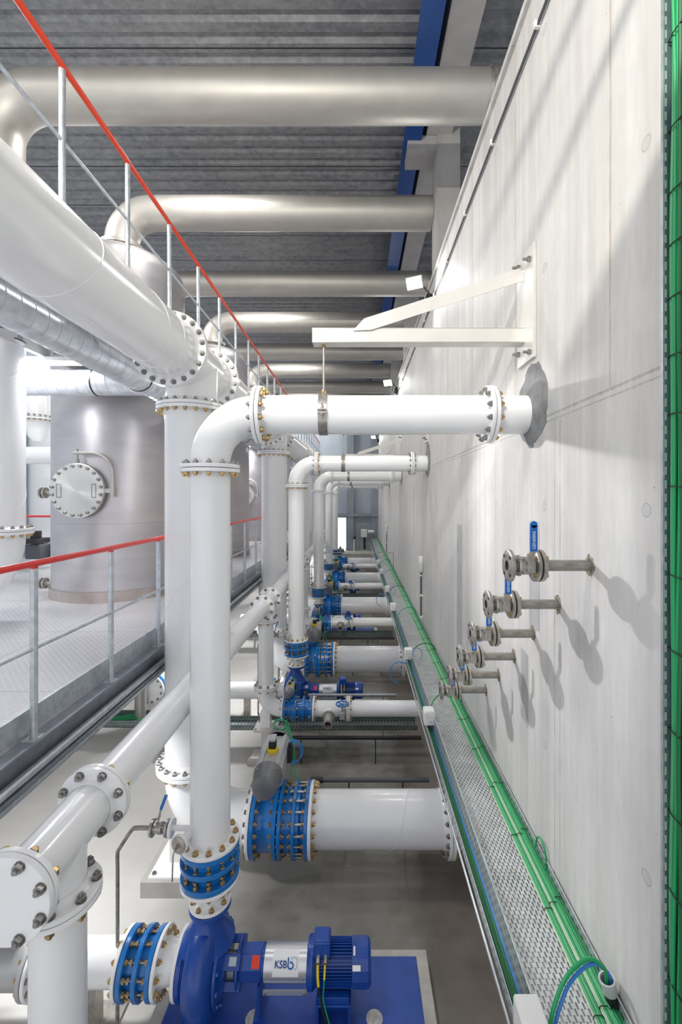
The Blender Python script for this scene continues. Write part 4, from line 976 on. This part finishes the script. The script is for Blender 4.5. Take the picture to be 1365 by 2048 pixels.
# background pipes at far left behind the vessel
t = thing('riser_pipe', 'white flanged pipe with rounded reducer far left behind the vessels', 'pipe', (-6.55,9.0,1.6))
part('pipe', MB().lathe([(0,.22),(1.1,.22)], (-6.55,9,1.62), (0,0,1), 32).lathe([(0,.0),(0,.08),(.1,.16),(.35,.22),(.45,.24)], (-6.55,9,1.15), (0,0,1), 32), WHITE, t)
flange(t, 500, (-6.55,9,1.62), (0,0,-1), 0, heads='sn')
t = thing('header_pipe', 'white horizontal pipe far left behind the nearest vessel', 'pipe', (-6.5,8.6,.83))
part('pipe', MB().cyl((-8.8,8.6,.83),(1,0,0),4,.17,32), WHITE, t)
t = thing('pump_skid', 'dark grey machine standing far left behind the vessel', 'machine', (-6.6,9.2,-1.475))
part('skid_body', MB().obox((-6.62,9.2,-1.1),(.30,.5,.3)), DGREY, t, bevel=.02)
part('skid_top', MB().obox((-6.62,9.1,-.88),(.26,.4,.10)).cyl((-6.65,9.1,-.83),(0,0,1),.15,.10,24), BLACK, t, bevel=.01)
t = thing('storage_tank', 'pale tank at the far left wall behind railings', 'tank', (-7.6,12,-1.475))
part('tank_shell', MB().lathe([(0,1.1),(4.2,1.1),(4.4,.8),(4.5,0)], (-7.6,12,-1.475), (0,0,1), 64), WHITE, t)
part('tank_flange', MB().lathe([(0,.1),(0,.25),(.04,.25),(.05,.15),(.2,.15)], (-7.2,10.85,.2), (0,1,0), 32), WHITE, t)
for k, Y in enumerate((7.4, 11.8, 16.2)):
    single('support_column', MB().cyl((-3.45,Y-.4,ZF),(0,0,1),2.2,.085,24).cyl((-3.45,Y-.4,ZF),(0,0,1),.02,.16,24), STEEL, 'round steel column under the gallery, '+WHICH[k]+' one', 'column', (-3.45,Y-.4,ZF), 'gallery columns')
t = thing('gallery_valve', 'white flanged pipe end with blue ring under the gallery', 'pipe', (-3.42,7.3,-3.15))
part('pipe', MB().cyl((-3.42,7.24,-3.15),(0,1,0),1.2,.14,32), WHITE, t)
part('ring', MB().lathe([(0,.1),(0,.235),(.05,.235),(.05,.1)], (-3.42,7.29,-3.15), (0,1,0), 40), BLUE, t)
o = part('flange', MB().lathe([(0,0),(0,.235),(.04,.235),(.04,0)], (-3.42,7.22,-3.15), (0,1,0), 40), WHITE, t)
bolts(o, (-3.42,7.22,-3.15), (0,1,0), .205, 12, 0, .06, .018, 'sn')

# ------------------------------------------------------------------ wall side: trays, cables, conduit, valves
t = thing('cable_tray', 'long perforated galvanised cable tray along the concrete wall', 'cable tray', (.98,1.2,-2.31))
y0, y1 = 1.2, 25.2
part('tray_floor', MB().box(.787,1.178,y0,y1,-2.312,-2.309), TRAY, t, 0)
part('side_rail', MB().box(1.176,1.179,y0,y1,-2.312,-2.25), RAILS, t, 0)
part('side_rail', MB().box(.786,.789,y0,y1,-2.312,-2.25), RAILS, t, 0)
part('rail_lip', MB().box(1.170,1.179,y0,y1,-2.252,-2.249).box(.786,.795,y0,y1,-2.252,-2.249), GALV, t, 0)
part('joint_plate', MB().box(.80,1.05,3.62,3.86,-2.3085,-2.3065).box(.80,1.05,6.62,6.8,-2.3085,-2.3065).box(.80,1.05,9.62,9.8,-2.3085,-2.3065), TRAY, t, 0)
t = thing('cable_tray', 'narrow cable channel with dark green cables left of the wide tray', 'cable tray', (.75,1.2,-2.42))
part('tray_floor', MB().box(.715,.785,y0,y1,-2.402,-2.399), GALV, t, 0)
part('side_rail', MB().box(.713,.716,y0,y1,-2.402,-2.335), RAILS, t, 0)
part('side_rail', MB().box(.783,.785,y0,y1,-2.402,-2.32), RAILS, t, 0)
# brackets: each a thing
b = MB().box(.80,1.187,-.02,.02,-2.345,-2.315).box(1.18,1.188,-.04,.04,-2.62,-2.26).prism([(0,0),(.30,0),(0,-.22)], (1.18,-.003,-2.345), (-1,0,0), (0,0,1), (0,1,0), .006)
br0 = single('tray_bracket', b, GALV, 'galvanised triangular bracket carrying the wide cable tray', 'bracket', (0,0,0), 'tray brackets')
br0.location = (0, 1.75, ZC)
for k in range(1, 22):
    c = br0.copy(); C.objects.link(c); c.location = (0, 1.75+k*.95, ZC)
    c['label'] = 'galvanised triangular bracket carrying the wide cable tray'
# cables
GRP = 'green cables strapped in the wide tray'
base = [(1.052,PGREEN,.0055),(1.063,LGREEN,.006),(1.074,LGREEN,.0065),(1.085,GREEN,.006),(1.097,PGREEN,.005),(1.106,PGREEN,.005),(1.117,GREEN,.006),(1.128,LGREEN,.0065),(1.139,LGREEN,.006),(1.150,GREEN,.006),(1.160,DGREEN,.006),(1.168,GREEN,.005)]
for i, (x, mm, r) in enumerate(base):
    pts = []; ph = random.random()*6
    for j in range(60):
        Y = 1.2+j*.405; pts.append((x+.0012*math.sin(Y*2.1+ph), Y, -2.309+r+.002+(.003 if i % 3 else 0)*(1+math.sin(Y*1.3+ph))*.5))
    single('cable', MB().tube(pts, r, 8), mm, 'green cable strapped along the wall side of the wide tray', 'cable', (x,1.2,-2.30), GRP)
for i, (x, z, mm, r) in enumerate([(.728,-2.385,DGREEN,.008),(.742,-2.387,GREEN,.008),(.735,-2.372,DGREEN,.008),(.754,-2.386,DGREEN,.008),(.765,-2.386,DGREEN,.007)]):
    single('cable', MB().tube([(x+.002*math.sin(j), 1.2+j*.6, z) for j in range(40)], r, 8), mm, 'dark green cable lying in the narrow channel', 'cable', (x,1.2,z), 'dark green cables in the narrow channel')
for i, x in enumerate((.776,.7805)):
    single('cable', MB().tube([(x+.001*math.sin(j*.7+i), 1.2+j*.6, -2.385) for j in range(40)], .003, 8), BHOSE, 'thin blue hose lying in the narrow channel', 'hose', (x,1.2,-2.385), 'blue hoses in the narrow channel')
single('conduit_tube', MB().tube([(.699,1.2,-2.42),(.699,25,-2.42)], .009, 10), STEEL, 'polished thin tube clipped left of the narrow cable channel', 'tube', (.70,1.2,-2.42))
single('conduit_tube', MB().tube([(.690,1.2,-2.385),(.690,25,-2.385)], .006, 10), GALV, 'thinner outer tube beside the narrow cable channel', 'tube', (.68,1.2,-2.46))
# cable ties
tm = []
for (xa, xb) in ((1.046,1.091),(1.092,1.133),(1.134,1.173)):
    b = MB(); w = (xb-xa)/2
    b.tube([(-w,0,0),(-w,0,.012),(-w*.7,0,.0185),(w*.7,0,.0185),(w,0,.012),(w,0,0)], .0022, 6)
    tm.append((b.mesh('cable_tie', [BLACK], (0,0,0), 40), (xa+xb)/2))
k = 0
for j in range(24):
    for q, (me, x) in enumerate(tm):
        o = bpy.data.objects.new('cable_tie', me); C.objects.link(o); o.location = (x, 1.95+j*.52+.02*q+random.uniform(-.02,.02), ZC-2.308)
        o['label'] = 'black cable tie round green cables in the wide tray'; o['category'] = 'cable tie'; o['group'] = 'black cable ties'
# loops from tray over to the wall
def loop(pts, r, m, label, grp=None, cat='cable'):
    return single('cable_loop', MB().tube(smooth_path(pts, 6), r, 10), m, label, cat, pts[0], grp)
near = [(.80,1.86,-2.40),(.82,1.88,-2.30),(.85,1.90,-2.20),(.93,1.95,-2.12),(1.05,2.0,-2.095),(1.125,2.0,-2.14),(1.135,2.0,-2.22)]
loop(near, .009, GREEN, 'thick green cable looping out of the wide tray into a grey wall sleeve')
loop([(x+.018, y+.0, z-.022) for x, y, z in near], .008, BHOSE, 'blue hose looping beside the thick green cable near the tray front', cat='hose')
t = thing('wall_sleeve', 'grey plastic elbow sleeve on the wall where cables enter', 'conduit', (1.14,2.0,-2.28))
part('sleeve', MB().lathe([(0,.026),(0,.031),(.055,.031),(.055,.026)], (1.150,2.0,-2.245), (-.25,0,1), 24).lathe([(0,.031),(0,.036),(.016,.036),(.016,.028)], (1.139,2.0,-2.20), (-.25,0,1), 24), mat('sleeve_grey', (.5,.52,.52), .4), t)
part('sleeve_collar', MB().tube(arc((1.19,2.0,-2.25), .04, (-1,0,0), (0,0,-1), 8), .028, 16), BLACK, t)
loop([(1.16,2.86,-2.27),(1.165,2.85,-2.20),(1.168,2.80,-2.17),(1.17,2.74,-2.20),(1.172,2.72,-2.30)], .006, GREEN, 'small green cable loop against the wall beside the near tray')
for i, Y in enumerate((4.9, 6.55, 8.7, 10.9, 13.3, 15.5, 17.7)):
    loop([(.80,Y-.1,-2.40),(.82,Y-.05,-2.28),(.90,Y,-2.20),(1.02,Y+.02,-2.17),(1.13,Y+.02,-2.20),(1.17,Y+.02,-2.27)], .007, DGREEN if i % 2 else GREEN,
         'green cable arching over the tray to the wall, '+['nearest','second nearest','third nearest','fourth nearest','fifth nearest','sixth nearest','farthest'][i]+' arch', 'green cable arches')
for i, Y in enumerate((6.25, 10.65)):
    pts = [V((.72,Y,-2.35))]+[V((.60+.14*math.cos(a),Y-.05,-2.46+.15*math.sin(a))) for a in [PI*.35+PI*1.1*j/10 for j in range(11)]]
    loop(pts, .007, BHOSE, 'blue air hose hanging in a loop left of the tray, '+['nearer','farther'][i]+' one', 'blue hose loops', 'hose')
    loop([V((.86+.07*math.cos(a),Y+.05,-2.24+.09*math.sin(a))) for a in [2*PI*j/12 for j in range(13)]], .004, BHOSE, 'thin blue hose ring standing on the tray, '+['nearer','farther'][i]+' one', 'blue hose rings', 'hose')
# junction boxes
for i, (Y, s_) in enumerate(((1.93,1.0),(4.62,1.1),(6.45,1.0),(9.2,1.0),(11.0,.9),(13.6,1.0),(15.6,1.0))):
    t = thing('junction_box', 'pale grey junction box clipped to the left of the tray, '+['nearest','second nearest','third nearest','fourth nearest','fifth nearest','sixth nearest','farthest'][i]+' one', 'junction box', (.72,Y,-2.3), 'junction boxes beside the tray')
    part('box_body', MB().box(.69,.80,Y-.10*s_,Y+.02,-2.335,-2.20), BOXW, t, bevel=.006)
    part('knockout', MB().lathe([(0,.022),(.002,.022),(.002,.018),(.0005,.018),(.0005,0)], (.755,Y-.10*s_,-2.30), (0,-1,0), 24).lathe([(0,.010),(.002,.010),(.002,0)], (.725,Y-.10*s_,-2.25), (0,-1,0), 16).lathe([(0,.010),(.002,.010),(.002,0)], (.755,Y-.10*s_,-2.25), (0,-1,0), 16), mat('knockout_grey', (.66,.66,.65), .5), t)
    part('box_lid', MB().box(.694,.796,Y-.096*s_,Y+.016,-2.20,-2.192), BOXW, t, bevel=.003)
# upright tray at right edge
t = thing('cable_tray', 'upright slotted cable tray on the wall at the right picture edge', 'cable tray', (1.16,1.6,ZF))
part('side_rail', MB().box(1.122,1.158,1.612,1.616,-3.7,3.4), VRAIL, t, 0)
part('rail_lip', MB().box(1.117,1.123,1.606,1.618,-3.7,3.4), GALV, t, 0)
part('tray_floor', MB().box(1.158,1.162,1.25,1.616,-3.7,3.4), VRAIL, t, 0)
part('wall_rail', MB().box(1.162,1.189,1.40,1.44,-3.7,3.4), GALV, t)
for i, (x, y, mm, r) in enumerate([(1.146,1.595,LGREEN,.009),(1.140,1.578,GREEN,.008),(1.146,1.562,GREEN,.009),(1.138,1.545,DGREEN,.009),(1.146,1.528,GREEN,.008),(1.14,1.51,LGREEN,.008),(1.146,1.49,GREEN,.008)]):
    pts = [(x+.0035*math.sin(j*.9+i), y+.005*math.sin(j*.6+i*1.7), -3.7+j*.18) for j in range(40)]
    single('cable', MB().tube(pts, r, 10), mm, 'green cable strapped in the upright tray at the right picture edge', 'cable', (x,y,-3.7), 'green cables in the upright tray')
tb = MB().tube([(1.158,1.605,0),(1.136,1.606,.004),(1.128,1.57,.002),(1.128,1.49,-.004),(1.158,1.47,0)], .0025, 6).mesh('cable_tie', [BLACK], (0,0,0), 40)
for j, z in enumerate([v_ for v_ in [1.66,1.33,1.10,.91,.72,.51,.30,.04,-.28,-.55,-.84,-1.14,-1.42,-1.75] ]):
    o = bpy.data.objects.new('cable_tie', tb); C.objects.link(o); o.location = (0,0,ZC+z)
    o['label'] = 'black cable tie round the green cables in the upright tray'; o['category'] = 'cable tie'; o['group'] = 'black ties on the upright cables'
# ball valves on the wall
for i in range(6):
    Y = 2.25+.363*i; Z = -.345-.2858*i; n = ['nearest and highest','second','third','fourth','fifth','sixth and lowest'][i]
    ball_valve(None, (.765,Y,Z), (1,0,0), (0,-1,0), (0,0,1), s=1., R=.082, label='steel flanged ball valve with blue lever on the wall, '+n+' of six', group='wall ball valves')
    t = thing('wall_stub_pipe', 'weathered steel stub pipe from the wall behind the '+n+' ball valve', 'pipe', (1.19,Y,Z), 'steel stub pipes')
    part('pipe', MB().lathe([(0,.0285),(.26,.0285)], (.928,Y,Z), (1,0,0), 28), OLDP, t)
    part('flange', MB().lathe([(.003,.02),(.003,.082),(.022,.082),(.024,.078),(.024,.03)], (.922,Y,Z), (1,0,0), 40).lathe([(-.001,.02),(-.001,.074),(.003,.074),(.003,.02)], (.922,Y,Z), (1,0,0), 40, 1), [VALVE, BLACK], t)
    for q in range(4):
        a = PI/4+PI/2*q; part('bolt', MB().hexa((.902,Y+.062*math.cos(a),Z+.062*math.sin(a)),(-1,0,0),.014,.012).hexa((.946,Y+.062*math.cos(a),Z+.062*math.sin(a)),(1,0,0),.012,.012).cyl((.902,Y+.062*math.cos(a),Z+.062*math.sin(a)),(1,0,0),.044,.006,8), GOLD, t)
    random.seed(50+i); pts = []
    for q in range(22):
        a = 2*PI*q/22; rr = .044*random.uniform(.85,1.2); pts.append((rr*math.cos(a), rr*math.sin(a)*1.15))
    part('mortar_ring', MB().prism(pts, (1.1875,Y,Z), (0,1,0), (0,0,1), (1,0,0), .002), GROUTD, t, 0, label='crumbly mortar round the pipe')
# embedded plates on the wall
def wplate(pts, label):
    poly = [(XW*880/(u-715), (996-v)/(u-715)*XW) for u, v in pts]
    single('embedded_plate', MB().prism(poly, (1.1885,0,0), (0,1,0), (0,0,1), (1,0,0), .0012), INSERT, label, 'plate', (1.189,poly[0][0],poly[0][1]), smooth=0)
wplate([(1059,1040),(1080,1043),(1080,1262),(1059,1262)], 'grey flat strip in the wall behind the nearest ball valves')
wplate([(915,1047),(925,1050),(925,1290),(915,1286)], 'narrow grey strip set in the wall left of the ball valves')
wplate([(1043,1292),(1057,1312),(1057,1457),(1043,1430)], 'grey strip set in the wall under the ball valves')
# conduit along the top of the wall
t = thing('wall_conduit', 'thin grey conduit with clips along the top of the concrete wall', 'conduit', (1.17,1.2,3.07))
part('conduit', MB().tube([(1.172,1.0,3.07),(1.172,24.5,3.07)], .008, 10).tube([(1.172,1.0,3.088),(1.172,24.5,3.088)], .006, 10), DGREY, t)
for k in range(18): part('clip', MB().box(1.15,1.19,1.9+k*.95,1.92+k*.95,3.055,3.10), BOXW, t)
single('capping_strip', MB().box(1.16,1.19,-1,25,3.40,3.455), CWALL, 'thin pale capping strip along the top edge of the concrete wall', 'strip', (1.17,0,3.43))
# sockets with conduit lower on the wall
for i, Y in enumerate((8.0, 17.4)):
    t = thing('wall_socket', ['nearer','farther'][i]+' pale socket box with dark conduit on the concrete wall', 'socket', (1.15,Y,-1.2), 'wall sockets')
    part('socket_box', MB().box(1.12,1.19,Y-.07,Y+.09,-1.33,-1.06), BOXW, t, bevel=.015)
    part('conduit', MB().tube([(1.16,Y,-1.36),(1.16,Y,-2.16)], .016, 10), DGREY, t)
    part('clip', MB().box(1.14,1.19,Y-.03,Y+.03,-1.42,-1.39).box(1.14,1.19,Y-.03,Y+.03,-1.78,-1.75).box(1.14,1.19,Y-.03,Y+.03,-2.17,-2.14), BOXW, t)
single('gas_pipe', MB().tube([(-1.1,14,-1.74),(1.15,14,-1.74),(1.15,14,-2.3)], .012, 8), STEEL, 'thin steel pipe crossing level over the tray far down the aisle', 'pipe', (-1.1,14,-1.74))
# floodlights
def area(name, loc, rot, size, sy, power, color=(1,1,1), spread=PI):
    L = bpy.data.lights.new(name, 'AREA'); L.shape = 'RECTANGLE'; L.size = size; L.size_y = sy; L.energy = power; L.color = color; L.spread = spread
    o = bpy.data.objects.new(name, L); C.objects.link(o); o.location = (loc[0],loc[1],loc[2]+ZC); o.rotation_euler = rot; return o
for i, Y in enumerate((6.8, 12.7, 24.0)):
    X = .88; t = thing('floodlight', ['nearest','middle','farthest'][i]+' floodlight glowing on a bracket at the top of the wall', 'floodlight', (X,Y,3.3), 'wall floodlights')
    n = V((-.35,-.75,-.55)).normalized(); c = V((X,Y,3.32)); x = n.cross(V((0,0,1))).normalized(); z = x.cross(n)
    part('lamp_housing', MB().obox(c-n*.03, (.26,.06,.19), (x, n, z)), ALU, t, bevel=.01)
    part('lamp_lens', MB().obox(c+n*.004, (.23,.01,.16), (x, n, z)), EMIT, t)
    part('lamp_arm', MB().tube([c-n*.05, c-n*.05+V((.12,.1,.02)), V((1.19,Y+.2,3.2))], .014, 8), DGREY, t)
    part('driver_box', MB().obox((1.14,Y+.2,3.15),(.09,.12,.16)), BLACK, t, bevel=.01)
    a = area('floodlight_beam', c+n*.05, (0,0,0), .22, .15, 16)
    a.rotation_euler = (-n).to_track_quat('Z','Y').to_euler()
# equipment at the end wall
t = thing('wall_equipment', 'cluster of small valves and pipes at the far end wall', 'equipment', (.35,YE-.5,-2))
part('pipe_frame', MB().tube([(.1,YE-.45,-2.9),(.1,YE-.45,-1.5),(.45,YE-.45,-1.5)], .03, 8).tube([(.45,YE-.45,-1.5),(.45,YE-.45,-2.4)], .04, 8), STEEL, t)
part('valve_block', MB().obox((.38,YE-.5,-2.0),(.35,.2,.45)).cyl((.6,YE-.6,-1.9),(1,0,0),.35,.09,16), BOXW, t, bevel=.02)
part('dark_hose', MB().tube([(.4,YE-.5,-2.2),(.42,YE-.5,-2.9)], .06, 8), BLACK, t)
t = thing('tap_post', 'short white tap post standing before the end wall', 'post', (-.17,YE-.9,-3.02))
part('post_tube', MB().cyl((-.17,YE-.9,-3.02),(0,0,1),.75,.035,12), WHITE, t)
part('tap', MB().obox((-.15,YE-.92,-2.22),(.14,.1,.14)), BLACK, t, bevel=.01)
# cable tray with loops under the gallery
t = thing('cable_tray', 'galvanised floor tray with green cables under the gallery', 'cable tray', (-3.7,6.6,-3.5))
part('tray_channel', MB().box(-5.2,-2.5,6.75,6.76,-3.52,-3.42).box(-5.2,-2.5,6.75,7.1,-3.52,-3.51).box(-5.2,-2.5,7.09,7.1,-3.52,-3.42), FTRAY, t, 0)
part('tray_foot', MB().box(-4.8,-4.75,6.8,7.0,ZF,-3.52).box(-2.9,-2.85,6.8,7.0,ZF,-3.52), GALV, t)
for i in range(4):
    loop([(-5.1,6.85+.04*i,-3.49),(-3.9,6.85+.05*i,-3.48),(-3.5,6.9+.05*i,-3.46),(-3.35,6.86,-3.47),(-2.6,6.88+.04*i,-3.48)], .009, GREEN, 'green cable lying in the floor tray under the gallery', 'green cables under the gallery')
loop([(-1.62,1.62,-2.6),(-1.50,1.70,-2.35),(-1.47,1.75,-2.2),(-1.45,1.77,-2.05)], .007, PURP, 'purple cable hanging behind the blind flange at left edge')

# ------------------------------------------------------------------ light
for k in range(6):      # hall lamps high under the roof
    Y = 1.5+S*k
    area('hall_lamp', (-2.4,Y,5.2), (0,0,0), 1.4, .5, 75, (1,.99,.97))
    area('hall_lamp', (-5.5,Y,5.2), (0,0,0), 1.4, .5, 120, (1,.99,.98))
for k, Y in enumerate((5.5, 9.9, 14.3, 18.7)):
    area('tube_lamp', (-3.95,Y,1.63), (0,0,0), 1.1, .1, 55, (.93,.95,1))
for k in range(5):      # unseen area lights added beneath the gallery edge to brighten the left floor
    area('gallery_fill', (-2.6,3.6+S*k,-1.80), (0,math.radians(25),0), 1.0, .12, 45, (1,1,1))
# strong lamp up behind the camera and a beam that rakes the wall
struct('shadow_bridge_floor', MB().box(-2.0,XW,-1.2,-.10,2.56,2.66), DGALV)  # unseen slab, added so its front edge casts the diagonal wall shadow
t = thing('safety_railing', 'added unseen railing overhead casting streaks of shadow on the wall', 'railing', (-.4,-.11,2.6))  # added out of view; its bars shape the lamp's light into streaks
part('handrail', MB().tube([(-1.9,-.11,3.62),(XW,-.11,3.62)], .021, 12), ORANGE, t)
for z in (2.90,3.04): part('middle_rail', MB().tube([(-1.9,-.11,z),(XW,-.11,z)], .012, 10), GALV, t)
for x in (-1.9,-.4,1.1): part('post', MB().cyl((x,-.11,2.66),(0,0,1),.96,.021,12), GALV, t)
sp = bpy.data.lights.new('bridge_lamp', 'POINT'); sp.energy = 540; sp.shadow_soft_size = .022; sp.color = (1,.96,.86)
o = bpy.data.objects.new('bridge_lamp', sp); C.objects.link(o); o.location = (-1.5,-.8,3.15+ZC)
sp = bpy.data.lights.new('aisle_spot', 'SPOT'); sp.energy = 520; sp.shadow_soft_size = .07; sp.color = (.98,.98,1); sp.spot_size = math.radians(58); sp.spot_blend = .6
o = bpy.data.objects.new('aisle_spot', sp); C.objects.link(o); o.location = (-2.75,5.95,1.135+ZC)
o.rotation_euler = (V((1.19,1.95,-.6))-V((-2.75,5.95,1.135))).to_track_quat('-Z','Y').to_euler()

w = bpy.data.worlds.new('world'); bpy.context.scene.world = w; w.use_nodes = True
w.node_tree.nodes['Background'].inputs[0].default_value = (.93,.95,1,1); w.node_tree.nodes['Background'].inputs[1].default_value = .84

# ------------------------------------------------------------------ camera
cam = bpy.data.cameras.new('camera'); co = bpy.data.objects.new('camera', cam); C.objects.link(co)
co.location = (0,0,ZC); co.rotation_euler = (PI/2,0,0)
cam.sensor_fit = 'HORIZONTAL'; cam.sensor_width = 36; cam.lens = 880/1365*36
cam.shift_x = -32.5/1365; cam.shift_y = -28/1365; cam.clip_start = .05; cam.clip_end = 200
bpy.context.scene.camera = co
sc = bpy.context.scene
sc.view_settings.view_transform = 'Standard'; sc.view_settings.exposure = 0.34
sc.cycles.max_bounces = 6; sc.cycles.diffuse_bounces = 4; sc.cycles.use_denoising = True
